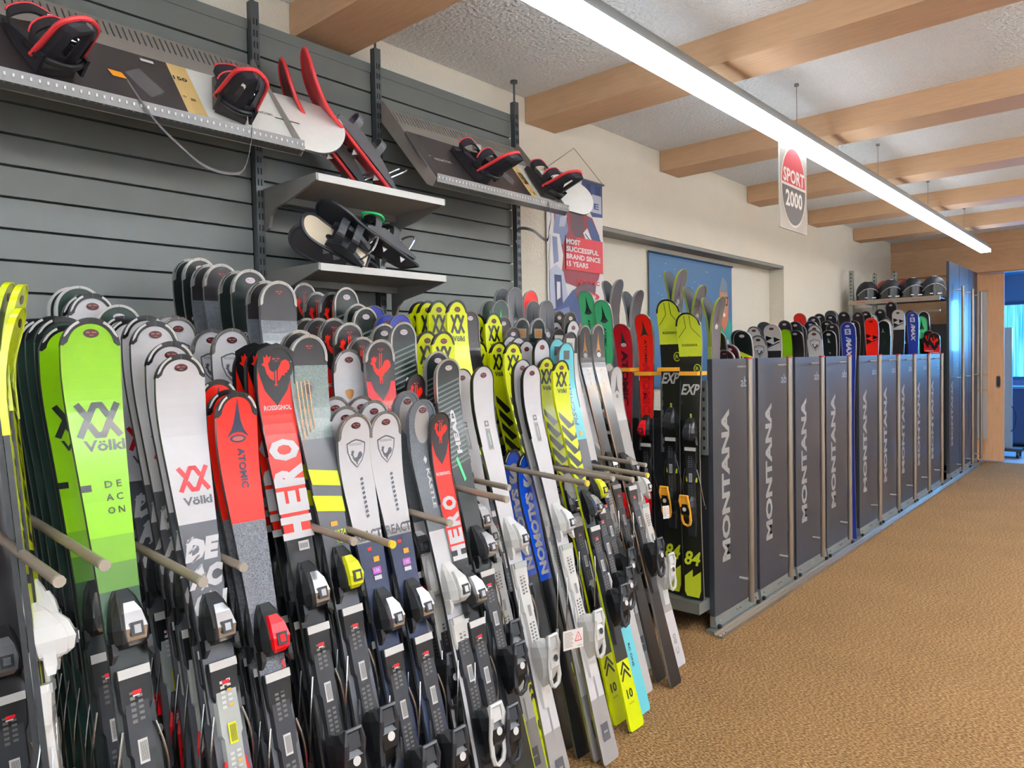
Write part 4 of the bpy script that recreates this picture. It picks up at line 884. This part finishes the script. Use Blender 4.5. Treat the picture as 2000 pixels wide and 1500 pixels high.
    b = MB()
    for sd in (-1, 1): strip(sd, 0, tmax, wid, rim, .0022, b)
    if b.f: b.build('tip_guard', root)
    if style in ('bar', 'cap'):
        b = MB()
        for sd in (-1, 1): strip(sd, .006, .05, wid*.42, bw if style == 'bar' else clr, .0034, b, .0015)  # side bars on the guard, white for bar style, chrome for cap
        if b.f: b.build('tip_inlay', root)
    if stick in 'dw':
        p = Print(); c = -(.034 if w[0] > .1 else .03); mo, mi_ = (stkd, stkr) if stick == 'd' else (pnk, gr2)
        p.ell(0, c, .017, .0095, mo, 16, .02); p.rect(-.011, -.003, c, c+.0035, mi_); p.rect(.001, .011, c+.001, c+.0035, mi_); p.rect(-.004, .005, c-.005, c-.003, mi_)
        p.build('sticker', lambda a, c_, l: pt(-c_, a, TH+.0012+.0004*l), root)
    p = Print(); pr(p)
    if p.t: p.build('graphic', lambda a, c_, l: pt(min(-c_, L-.002), a, TH+.0008+.0003*l), root)
    if sch != 'N' and full:
        toe_parts(root, L*.585, sch, w); heel_parts(root, L*.585-.40, sch)
    return root
def get_ski(kind, loc, L, rot, label, group, low):
    P = K[kind]; key = kind
    if key not in PROTO:
        r = make_ski(kind); PROTO[key] = r; r['used'] = 0
    r = PROTO[key]
    if not r['used']:
        r['used'] = 1; r.location = loc; r.rotation_euler = rot; r.scale = (1, 1, L/P[7]); o = r
    else: o = dup(r, loc, rot, scale=(1, 1, L/P[7]))
    f = .52 if low else 1
    for c in o.children:
        if c.name.split('.')[0] in ('toe_piece', 'heel_piece', 'toe_plate', 'track_plate'): c.scale = (f, 1, 1)
    tag(o, label, 'ski')
    if group: o['group'] = group
    elif 'group' in o: del o['group']
    return o
ORD = ['frontmost', 'second', 'third', 'fourth', 'fifth', 'sixth', 'seventh', 'rearmost']

# ================================================================== where every ski stands (world metres)
# (kind, y, [(x of tail, length), ...front to back], look, place)
RACK = [
 ('VG', 0.612, [(-1.463, 1.71), (-1.618, 1.7)], 'lime green ski', 'by the left edge'),
 ('VD', 0.619, [(-1.669, 1.724), (-1.742, 1.731), (-1.816, 1.728), (-1.872, 1.731), (-1.917, 1.733)], 'dark green ski', 'behind the two lime green skis'),
 ('VW', 0.764, [(-1.876, 1.813), (-1.93, 1.814)], 'white ski with black tip guard', 'behind the lime and green skis'),
 ('DG', 0.817, [(-1.835, 1.778), (-1.905, 1.78)], 'dark green ski with white rim', 'left of the white ski stack'),
 ('DG', 0.763, [(-1.968, 1.843), (-2.034, 1.845)], 'dark green round-tipped ski', 'rearmost at the left, against the slatwall'),
 ('VW', 0.809, [(-1.466, 1.621), (-1.511, 1.656), (-1.588, 1.715), (-1.638, 1.733), (-1.747, 1.73), (-1.792, 1.741)], 'white ski with red emblem', 'second from the left'),
 ('RW', 1.007, [(-1.892, 1.75), (-1.944, 1.763)], 'plain white ski', 'behind the white shield skis'),
 ('RW', 1.08, [(-1.704, 1.706), (-1.835, 1.71), (-1.934, 1.709), (-2.015, 1.711)], 'white ski with rooster shield', 'between white and red skis'),
 ('BK', 1.213, [(-1.614, 1.859), (-1.688, 1.867), (-1.773, 1.914), (-1.854, 1.917), (-1.953, 1.953), (-2.041, 1.961), (-2.101, 1.992), (-2.177, 1.997)], 'dark smoky ski', 'standing tallest below the slatwall upright'),
 ('FO', 1.186, [(-1.461, 1.678), (-1.506, 1.694)], 'glitter grey ski with yellow bars', 'right of the red HERO skis'),
 ('HE', 1.078, [(-1.471, 1.641), (-1.525, 1.644), (-1.591, 1.646)], 'red HERO ski', 'between the small red and grey skis'),
 ('AR', 0.934, [(-1.453, 1.518), (-1.501, 1.523), (-1.546, 1.551)], 'short red ski with plum lower half', 'right of the white ones'),
 ('RO', 1.525, [(-1.563, 1.67), (-1.661, 1.683)], 'black and red rooster ski', 'in front of the rooster stacks'),
 ('RO', 1.51, [(-1.696, 1.736), (-1.781, 1.758), (-1.875, 1.763), (-1.951, 1.767)], 'black-tipped rooster ski', 'in the middle rooster row'),
 ('RO', 1.706, [(-2.036, 1.888), (-2.142, 1.897), (-2.223, 1.944)], 'black-tipped rooster ski', 'under the lower grey shelf'),
 ('RE', 1.405, [(-1.454, 1.436), (-1.503, 1.469), (-1.565, 1.481)], 'white REACT ski', 'right of the pair of REACT stacks'),
 ('RE', 1.293, [(-1.455, 1.434), (-1.5, 1.456), (-1.545, 1.485)], 'white REACT ski', 'left of the pair of REACT stacks'),
 ('WS', 1.432, [(-1.621, 1.638)], 'white ski with tiny gold shield', 'behind the REACT skis'),
 ('HD', 1.67, [(-1.596, 1.737), (-1.706, 1.737)], 'carbon-striped HEAD ski', 'behind the red rooster skis'),
 ('HD', 1.733, [(-1.876, 1.814), (-1.921, 1.832), (-1.975, 1.904)], 'carbon-striped HEAD ski', 'just below the lower grey shelf'),
 ('HD', 1.761, [(-1.501, 1.6), (-1.549, 1.628)], 'carbon-striped HEAD ski', 'nearest the aisle'),
 ('BL', 1.823, [(-1.783, 1.784), (-1.867, 1.789), (-1.937, 1.83)], 'royal blue ski', 'left of the yellow skis'),
 ('OL', 1.796, [(-2.063, 1.86)], 'narrow olive ski', 'beside the rooster skis under the shelf'),
 ('VY', 2.071, [(-1.706, 1.85), (-1.815, 1.856), (-1.882, 1.859), (-1.931, 1.86)], 'neon yellow ski', 'highest and farthest left of the yellow ones'),
 ('VY', 2.515, [(-1.923, 1.825), (-2.034, 1.826)], 'neon yellow ski', 'right of the tall yellow four'),
 ('VY', 2.402, [(-1.743, 1.672), (-1.828, 1.677), (-1.955, 1.683), (-2.074, 1.682)], 'neon yellow ski', 'in the middle of the yellow ones'),
 ('VY', 1.862, [(-1.604, 1.707), (-1.694, 1.712)], 'neon yellow ski', 'lowest at the left of the yellow ones'),
 ('VY', 2.554, [(-1.615, 1.587), (-1.696, 1.601)], 'neon yellow ski', 'beside the turquoise skis'),
 ('SW', 1.968, [(-1.539, 1.57), (-1.656, 1.559)], 'white ski with grey plate', 'left of the two white front stacks'),
 ('SW', 1.892, [(-1.73, 1.683)], 'white ski', 'behind the carbon-striped HEAD pair'),
 ('SW', 2.277, [(-1.559, 1.57), (-1.604, 1.593)], 'white ski with grey plate', 'right of the two white front stacks'),
 ('SW', 2.566, [(-1.708, 1.688), (-1.803, 1.682), (-1.848, 1.701), (-1.894, 1.71)], 'white ski with oval stickers', 'behind the turquoise skis'),
 ('SW', 3.074, [(-1.878, 1.803), (-1.992, 1.801)], 'white ski', 'left of the black gold-emblem skis'),
 ('WF', 2.851, [(-1.748, 1.729), (-1.816, 1.748)], 'white-bodied ski with black framed tip', 'beside the turquoise skis'),
 ('TE', 2.685, [(-1.663, 1.67), (-1.712, 1.692)], 'turquoise FISCHER ski', 'right of the yellow 10 skis'),
 ('KA', 1.556, [(-1.447, 1.464), (-1.515, 1.492)], 'slate KÄSTLE ski with oval window', 'left of the HEAD skis'),
 ('KR', 1.615, [(-1.439, 1.417)], 'short narrow red rooster ski', 'between the KÄSTLE and HEAD skis'),
 ('KR', 1.661, [(-1.576, 1.545)], 'narrow red rooster ski', 'behind the KÄSTLE skis'),
 ('AB', 3.016, [(-1.687, 1.77), (-1.77, 1.768)], 'black ski with copper emblem', 'left of the tall mint green skis'),
 ('AW', 3.222, [(-1.776, 1.544), (-1.821, 1.564)], 'pale grey ski with dark emblem', 'at the right rack end'),
 ('SB', 2.249, [(-1.666, 1.198), (-1.74, 1.206)], 'short blue SALOMON ski', 'low between the white skis'),
 ('GR', 2.844, [(-2.031, 1.984), (-2.117, 1.988)], 'tall grey ski with white dot', 'at the right slatwall end'),
 ('RD', 2.972, [(-2.034, 1.975)], 'plain bright red ski', 'in front of the race poster'),
 ('GR', 2.981, [(-1.949, 1.915), (-2.04, 1.918)], 'grey ski with white dot', 'right of the plain red ski'),
 ('GE', 2.622, [(-1.954, 1.897), (-2.025, 1.902)], 'dark ski with green spike', 'left of the tall grey skis'),
 ('DW', 2.786, [(-1.878, 1.805), (-1.981, 1.811)], 'black ski with amber window', 'below the red ski'),
 ('DK', 2.596, [(-1.891, 1.756), (-1.936, 1.812)], 'black ski', 'left of the amber-window skis'),
 ('DK', 2.307, [(-1.872, 1.826)], 'black ski', 'between the yellow and dark skis'),
 ('DK', 3.119, [(-1.915, 1.855), (-1.989, 1.863)], 'black ski', 'just left of the mint green skis'),
]
CART = [('DK', -2.011, 4.2, 1.594), ('BG', -1.971, 4.235, 1.476), ('BG', -1.957, 4.27, 1.51), ('FL', -1.916, 4.36, 1.592), ('DK', -1.949, 4.395, 1.598), ('WS', -2.372, 5.61, 1.668), ('RS', -2.073, 4.98, 1.578), ('GR', -2.303, 5.645, 1.702), ('FW', -1.992, 5.015, 1.651), ('LG', -2.151, 5.68, 1.639), ('DK', -2.416, 6.36, 1.74), ('DK', -2.088, 5.715, 1.629), ('RD', -2.543, 7.07, 1.836), ('DK', -2.336, 6.395, 1.728), ('GR', -2.318, 6.43, 1.701), ('NV', -2.229, 6.465, 1.729), ('RS', -1.908, 5.61, 1.623), ('WS', -2.163, 6.36, 1.692), ('DK', -2.425, 7.105, 1.801), ('DK', -2.572, 7.7, 1.856), ('DH', -2.057, 6.395, 1.64), ('DK', -2.268, 7.14, 1.726), ('DK', -2.326, 7.175, 1.759), ('DK', -2.472, 7.735, 1.846), ('GR', -2.483, 7.77, 1.885), ('DK', -2.479, 7.805, 1.886), ('DK', -2.332, 7.7, 1.862), ('DK', -2.381, 8.33, 1.884), ('DK', -2.357, 7.735, 1.803), ('SX', -2.097, 7.07, 1.716), ('DK', -2.265, 7.77, 1.773), ('FR', -1.918, 7.105, 1.759), ('WS', -2.407, 8.96, 1.891), ('DK', -2.314, 8.365, 1.892), ('DK', -2.335, 8.995, 1.941), ('DK', -2.312, 9.03, 1.871), ('DA', -1.994, 7.805, 1.76), ('WS', -2.121, 8.4, 1.806), ('DK', -2.241, 9.065, 2.019), ('FW', -2.016, 8.435, 1.893), ('SX', -1.998, 8.96, 1.89), ('DK', -2.174, 9.7, 1.947), ('AG', -2.061, 9.735, 1.868), ('DA', -2.036, 9.77, 1.923), ('RO', -1.984, 9.805, 1.696), ('RO', -1.93, 9.7, 1.67)]
NUM = ['zeroth', 'second', 'third', 'fourth', 'fifth', 'sixth', 'seventh', 'eighth']
BKK = ['BR', 'BR', 'BK', 'BK', 'BR', 'BR', 'BK', 'BK']
for kind, y, lst, desc, where in RACK:
    n = len(lst)
    for i, (x, L) in enumerate(lst):
        k = kind if kind != 'BK' else BKK[i]
        if n == 1: lab = desc+', '+where
        else:
            od = 'frontmost' if i == 0 else ('rearmost' if i == n-1 else NUM[i]+' from the front')
            lab = '%s, %s, %s' % (desc, od, where)
        get_ski(k, (x, y, .004), L, (0, -LEAN, 0), lab, 'rental skis leaning in the rack', i > 0 or y in (1.08, 1.51, 1.706))
for i in range(6): get_ski('DK', (-1.67-.08*i, .425+.012*(i % 2), .004), 1.60+.015*i, (0, -LEAN, 0), 'black ski behind the yellow FISCHER skis, '+['frontmost', 'second from the front', 'third from the front', 'fourth from the front', 'fifth from the front', 'rearmost'][i], 'rental skis leaning in the rack', True)
# three yellow skis turned sideways at the left frame edge
for i, (x, y, L, fz, wd) in enumerate(((-1.46, .435, 1.74, 70, 'frontmost yellow FISCHER ski, turned sideways at the left frame edge'), (-1.50, .455, 1.80, 70, 'middle yellow FISCHER ski, turned sideways at the left frame edge'), (-1.56, .445, 1.81, 70, 'rearmost yellow FISCHER ski, turned sideways at the left frame edge'))):
    Mx = Matrix.Rotation(-LEAN, 4, 'Y') @ Matrix.Rotation(math.radians(fz), 4, 'Z')
    get_ski('FY', (x, y, .004), L, Mx.to_euler(), wd, 'rental skis leaning in the rack', i > 0)

# rack with its pegs
pgm = mat('beige grey peg tube', '#8d7f70', rough=.35, metal=.25); fpm = mat('black rack steel', '#1c1c1e', rough=.45); ype = mat('yellow peg cap', '#e6c43a', rough=.5); gpc = mat('grey peg cap', '#a59a8c', rough=.5)
rk = thing('ski_rack', 'long ski rack with beige pegs parting the leaning skis along the slatwall', 'rack', (-2.74, 0, 0))
b = MB(); b.box(-.03, .03, -.3, 3.34, .98, 1.04, fpm); b.build('upper_rail', rk)
b = MB(); b.box(-.03, .03, -.3, 3.34, .10, .16, fpm); b.build('lower_rail', rk)
for y in (-.28, .9, 2.1, 3.3):
    b = MB(); b.box(-.035, .035, y-.03, y+.03, 0, 1.75, fpm); b.build('rack_post', rk)
PEGS = [(-1.52, .43, 1.16, 0), (-1.55, .518, 1.165, 0), (-1.55, .712, 1.085, 0), (-1.67, .868, 1.06, 0), (-1.58, 1.13, 1.085, 0), (-1.55, 1.235, 1.06, 1), (-1.58, 1.478, 1.07, 0), (-1.55, 1.70, 1.11, 0), (-1.69, 1.865, 1.11, 0), (-1.55, 2.14, 1.10, 1), (-1.60, 2.38, 1.08, 0), (-1.62, 2.555, 1.05, 0), (-1.66, 2.74, 1.04, 1), (-1.85, 2.92, 1.06, 0), (-1.9, 3.12, 1.02, 0)]
for x, y, z, c in PEGS:
    dz = .064*(x+2.72)
    b = MB(); b.tube([(.0, y, z+dz), (x+2.74, y, z)], .0105, pgm, 10); pg = b.build('peg', rk, smooth=True)
    b = MB(); b.tube([(x+2.741, y, z), (x+2.75, y, z-.0006)], .0115, ype if c else gpc, 10); b.build('peg_cap', pg, smooth=True)
# safety cards tied to bindings
tcm = mat('white warning card', '#ded6cf', rough=.6); tcr = mat('red warning print', '#d23a3a', rough=.6); tcg = mat('grey fine print', '#8d8782', rough=.6)
def card(label, loc, rot, s=1):
    t = thing('warning_card', label, 'card', loc, rot)
    b = MB(); b.box(0, .0008, -.05*s, .05*s, -.033*s, .033*s, tcm); b.build('sheet', t)
    p = Print(); p.stroke([(.008*s, -.008*s), (.042*s, -.008*s), (.025*s, .022*s), (.008*s, -.008*s)], .003*s, tcr); p.text('!', .025*s, .003*s, .003*s, .014*s, tcr, bold=.04)
    for i in range(11): p.rect(-.045*s, (-.008+.004*(i % 3))*s, (.024-.0048*i)*s, (.026-.0048*i)*s, tcg)
    p.rect(.018*s, .045*s, -.026*s, -.024*s, tcg)
    p.build('print', lambda a, c, l: (.0012+.0002*l, a, c), t)
card('white warning card with red triangle tied between the two white skis', (-1.53, 2.02, .565), (math.radians(-5), -.1, -.12))
card('smaller warning card tied to the pale grey ski at the rack end', (-1.73, 3.03, .82), (math.radians(-8), -.1, .2), .9)

# ================================================================== sliding storage racks
pnm = mat('slate blue rack panel', '#2b2d33', rough=.47, var=.04, vs=6, coat=.15); pnl = mat('grey rack lettering', '#96918d', rough=.45); pns = mat('small grey rack lettering', '#8fa0b4', rough=.45)
alu = mat('brushed aluminium', '#a69a8c', rough=.32, metal=.75, var=.1, vs=4, stretch=(20, 20, .5)); galv = mat('galvanised steel', '#9aa09c', rough=.38, metal=.7, var=.12, vs=10); pgw = mat('bright steel peg', '#e3e0dc', rough=.25, metal=.6); redc = mat('red rail cap', '#b8404a', rough=.4); drk = mat('black rack interior', '#101114', rough=.7)
PX = -1.85
def cart(y0, y1, peg, z1, label, txt=True, bars=(1.49, .23), tall=False, first=False):
    t = thing('sliding_rack', label, 'rack', (PX, y0, 0), group=None)
    w = y1-y0
    b = MB(); b.box(-.03, 0, 0, w, .082, z1, pnm); pn = b.build('end_panel', t)
    if txt:
        p = Print(); p.text('MONTANA', .155, .81, .88 if not tall else .8, .105, pnl, rot=1, bold=.045, mx=9)
        p.text('abs', w-.15, 1.40, .13, .06, pns); p.build('lettering', lambda a, c, l: (.0012+.0002*l, a, c), t)
    b = MB(); zb, zt = (.10, z1-.005) if not tall else (.08, 2.36)
    b.tube([(.072, peg-y0, zb), (.072, peg-y0, zt)], .017, alu, 12); br = b.build('handle_bar', t, smooth=True)
    b = MB(); b.tube([(.072, peg-y0, zt), (.072, peg-y0, zt+.012)], .019, redc if not tall else alu, 12); b.build('bar_cap', br, smooth=True)
    for z in bars:
        b = MB(); b.tube([(.0, peg-y0, z), (.085, peg-y0, z)], .0075, pgw, 8); b.build('standoff', t, smooth=True)
    b = MB(); b.add([(-.03, 0, .02), (-.03, w, .02), (.012, w, .02), (.012, 0, .02), (-.03, 0, .08), (-.03, w, .08), (.002, w, .08), (.002, 0, .08)], [(3,2,1,0),(4,5,6,7),(0,1,5,4),(1,2,6,5),(2,3,7,6),(3,0,4,7)], galv); bm_ = b.build('carriage_beam', t)
    b = MB()
    for yy in (.04, w*.5-.02, w*.5+.02, w-.05): b.tube([(.006, yy, .055), (.0125, yy, .056)], .006, clr, 8)
    for yy in (.02, w-.03): b.tube([(.010, yy, .025), (.026, yy, .025)], .014, bk, 10)
    b.build('bolts', bm_)['kind'] = 'stuff'
    # inner frame behind the end panel
    b = MB(); b.box(-1.03, -.031, .012, .03, .119, z1-.35 if not tall else 1.9, drk); b.build('divider', t)
    b = MB(); b.box(-1.05, -.031, -.125 if first else 0, .0, .12, .185, galv); b.build('base_bar', t)
    b = MB(); b.box(-1.03, -.031, .001, w, .095, .118, bk2); b.build('base_tray', t)
    if tall and txt:
        b = MB(); b.box(-1.03, -.031, .10, w, 2.21, 2.23, bk2); b.build('top_board', t)
    return t
oy = ['nearest', 'second', 'third', 'fourth', 'fifth', 'sixth', 'seventh', 'eighth', 'ninth']
ys = [(3.77+.625*k, 4.10+.62*k) for k in range(4)]+[(6.46+.63*k, 6.79+.612*k) for k in range(5)]
for i, (y0, pg) in enumerate(ys):
    last = i == 8
    cart(y0, y0+.585, min(pg, y0+.37), 1.54, 'low slate rack lettered MONTANA, '+(oy[i]+' from the ski wall' if i else 'nearest to the ski wall'), first=(i == 0))
for i in range(3):
    y0 = 10.03+.62*i
    cart(y0, y0+.6, y0+.42, 2.65, ['tall slate blue rack nearest to the low ones', 'middle one of the three tall slate blue racks', 'tall slate blue rack nearest to the wooden door'][i], txt=(i == 0), bars=(2.33, 1.24, .15), tall=True)
# helmet shelf of the tall rack
hs = thing('helmet_shelf', 'metal shelf with striped front rail carrying the helmets', 'shelf', (-2.9, 9.70, 2.19))
b = MB(); b.box(0, 1.02, 0, .30, 0, .012, bk2); b.build('board', hs)
b = MB(); b.box(0, 1.02, -.02, -.0005, -.02, .035, alu); f_ = b.build('front_rail', hs)
b = MB()
for x in (.10, .40, .72): b.box(x, x+.10, -.0215, -.0202, .004, .012, redc)
b.build('red_stripes', f_)
b = MB(); b.box(.01, 1.02, -.02, 0, -.15, -.13, alu); b.build('lower_rail', hs)
for x in (.0, .22, .45):
    b = MB(); b.box(x, x+.05, .02 if x == 0 else .22, .055 if x == 0 else .255, -2.18, .42-.05*(x > 0), galv); u = b.build('slotted_upright', hs)
    b = MB()
    for k in range(8): b.box(x+.018, x+.032, .0185 if x == 0 else .2185, .0198 if x == 0 else .2198, .05+.045*k, .068+.045*k, drk)
    b.build('slots', u)['kind'] = 'stuff'
bp_ = tag(ob('backpack', None, None, (-2.14, 9.84, 1.62)), 'dark bag with grey strap hanging under the helmet shelf', 'bag')
b = MB(); b.loft([[(x*s, y*s, z) for x, y in ((-.12, -.05), (.10, -.06), (.12, .05), (-.10, .06))] for z, s in ((.0, .6), (.05, 1), (.25, 1.05), (.36, .7), (.40, .3))], mat('black bag fabric', '#26272c', rough=.7)); b.build('body', bp_, smooth=True)
b = MB(); b.tube(bez([(-.16, -.05, .38), (-.17, -.06, .2), (-.13, -.07, .05)]), .012, gr2, 6); b.build('strap', bp_)
# floor rail
b = MB(); fr_ = thing('floor_rail', 'long aluminium floor rail in front of the sliding racks', 'rail', (PX, 0, 0))
b.box(.03, .085, 3.69, 12.02, .0, .012, alu); b.box(.03, .036, 3.69, 12.02, .012, .022, alu); b.box(.079, .085, 3.69, 12.02, .012, .020, alu); b.box(.054, .060, 3.69, 12.02, .012, .018, alu); b.build('profile', fr_)
b = MB(); b.box(-.03, .028, 3.72, 12.0, .0, .016, galv); b.build('base_strip', fr_)
b = MB()
for y in (3.72, 3.76, 5.05, 5.09, 5.13, 5.17, 6.8, 6.84, 8.4, 8.44): b.tube([(.07, y, .0118), (.07, y, .0135)], .006, drk, 8)
b.build('screws', fr_)['kind'] = 'stuff'

# skis hung on the near side of the first rack (faces towards the camera)
F_ = (0, 0, -PI/2)
for kind, x, y, z1, lab in (('AG', -2.64, 3.72, 1.975, 'left mint green ATOMIC ski hanging on the near rack side'), ('AG', -2.50, 3.69, 1.91, 'right mint green ATOMIC ski hanging on the near rack side'),
        ('A2', -2.37, 3.70, 1.76, 'dark red ski with large black ATOMIC lettering on the near rack side'), ('A3', -2.225, 3.70, 1.81, 'bright red ATOMIC ski with tone-on-tone lettering on the near rack side'),
        ('EX', -2.075, 3.72, 1.885, 'left lime and black EXP ski on the near rack side'), ('EX', -1.935, 3.69, 1.80, 'right lime and black EXP ski, closest to the MONTANA panels')):
    get_ski(kind, (x, y, .19), z1-.19, F_, lab, 'skis hung on the near rack side', False)
k = 0
for x, z1, kk, lb in ((-2.16, 2.08, 'KB', 'tallest lime-edged black pair'), (-2.035, 1.975, 'KB', 'middle lime-edged black pair'), (-1.915, 1.90, 'KB', 'lowest lime-edged black pair'), (-2.61, 2.06, 'KG', 'left grey pair'), (-2.46, 1.98, 'KG', 'right grey pair')):
    for s, r_, side in ((1, 0, 'right'), (-1, PI, 'left')):
        get_ski(kk, (x+.001*s, 3.93, .12), z1-.12, (0, 0, r_), '%s-curving ski of the %s seen edge-on above the rack' % (side, lb), 'edge-on ski pairs in the first rack', False)
# amber rubber holders and slotted bars between them
for i, x in enumerate((-2.50, -2.37, -2.225, -2.075, -1.935)):
    t = thing('ski_holder', ['amber rubber holder across the mint green ski', 'amber rubber holder across the dark red ski', 'amber rubber holder across the bright red ski', 'amber rubber holder across the left EXP ski', 'amber rubber holder across the right EXP ski'][i], 'holder', (x, 3.66, 1.475+(.012 if i % 2 else -.012)))
    b = MB(); b.box(-.055, .058, .0-.012, .002-.006, -.011, .011, orp); b.box(-.055, -.047, -.006, .10, -.011, .011, orp); b.box(.050, .058, -.006, .10, -.011, .011, orp); b.build('band', t)
for i, x in enumerate((-2.445, -2.30, -2.15, -2.005, -1.895)):
    t = thing('slotted_bar', 'short grey slotted bar, number %s from the wall behind the hung skis' % ['one', 'two', 'three', 'four', 'five'][i], 'bar', (x, 3.765, 1.0), group='slotted bars on the near rack side')
    t['label'] = ['grey slotted bar between the green and dark red skis', 'grey slotted bar between the two red skis', 'grey slotted bar between the red and EXP skis', 'grey slotted bar between the two EXP skis', 'grey slotted bar between the EXP ski and the panel'][i]
    b = MB(); b.box(-.02, .02, -.012, .0, 0, .42, galv); b.build('bar', t)
    b = MB()
    for k in range(7): b.box(-.006, .006, -.0135, -.0122, .03+.055*k, .05+.055*k, drk)
    b.build('slots', t)['kind'] = 'stuff'
# skis standing in the racks
CD = {'DK': 'black oval-sticker ski', 'BG': 'burgundy ski', 'FL': 'dark ski with lime triangles', 'WS': 'plain white-tipped ski', 'RS': 'white ski with rooster shield', 'GR': 'grey ski', 'FW': 'white ski with black triangles', 'LG': 'lime green ski', 'RD': 'plain red ski', 'NV': 'navy ski', 'DH': 'dark ski with tiny silver mark', 'SX': 'blue S/MAX ski', 'FR': 'red ski with black triangles', 'DA': 'black white-rimmed ski', 'AG': 'mint green ski', 'RO': 'red rooster ski'}
rows = {}
C2 = []
for c in CART:
    c = list(c)
    if c[0] == 'SX' and abs(c[2]-7.07) < .01: c[1:] = [-1.895, 6.36, 1.70]
    C2.append(c)
rn = {4.2: 'behind the nearest MONTANA panel', 4.98: 'behind the second panel', 5.61: 'behind the third panel', 6.36: 'behind the fourth panel', 7.07: 'behind the fifth panel', 7.7: 'behind the sixth panel', 8.33: 'behind the seventh panel', 8.96: 'behind the eighth panel', 9.7: 'just before the tall racks'}
def rowkey(y): return max(k for k in rn if k <= y+.001)
for c in C2: rows.setdefault((rowkey(c[2]), c[0]), []).append(c)
for (rk_, kd), lst in rows.items():
    lst.sort(key=lambda c: c[1])
    for i, c in enumerate(lst):
        n = len(lst); pos = '' if n == 1 else (', closest to the wall,' if i == 0 else (', closest to the aisle,' if i == n-1 else ', number %s from the wall,' % ['', 'two', 'three', 'four', 'five', 'six'][i]))
        z0 = .003 if c[2] > 9.6 or 6.25 < c[2] < 6.455 or 8.94 < c[2] < 8.975 else .12
        get_ski(c[0], (c[1], min(c[2], 9.66) if c[2] > 9.6 else c[2], z0), c[3]+.12-z0, F_, (CD[c[0]]+pos+' '+rn[rk_]).replace(',  ', ', '), 'skis standing in the sliding racks', True)
# prototypes never used are removed
for k_, r in list(PROTO.items()):
    if not r['used']:
        for o in list(r.children_recursive)+[r]: bpy.data.objects.remove(o)
for o in bpy.data.objects:
    if 'used' in o: del o['used']
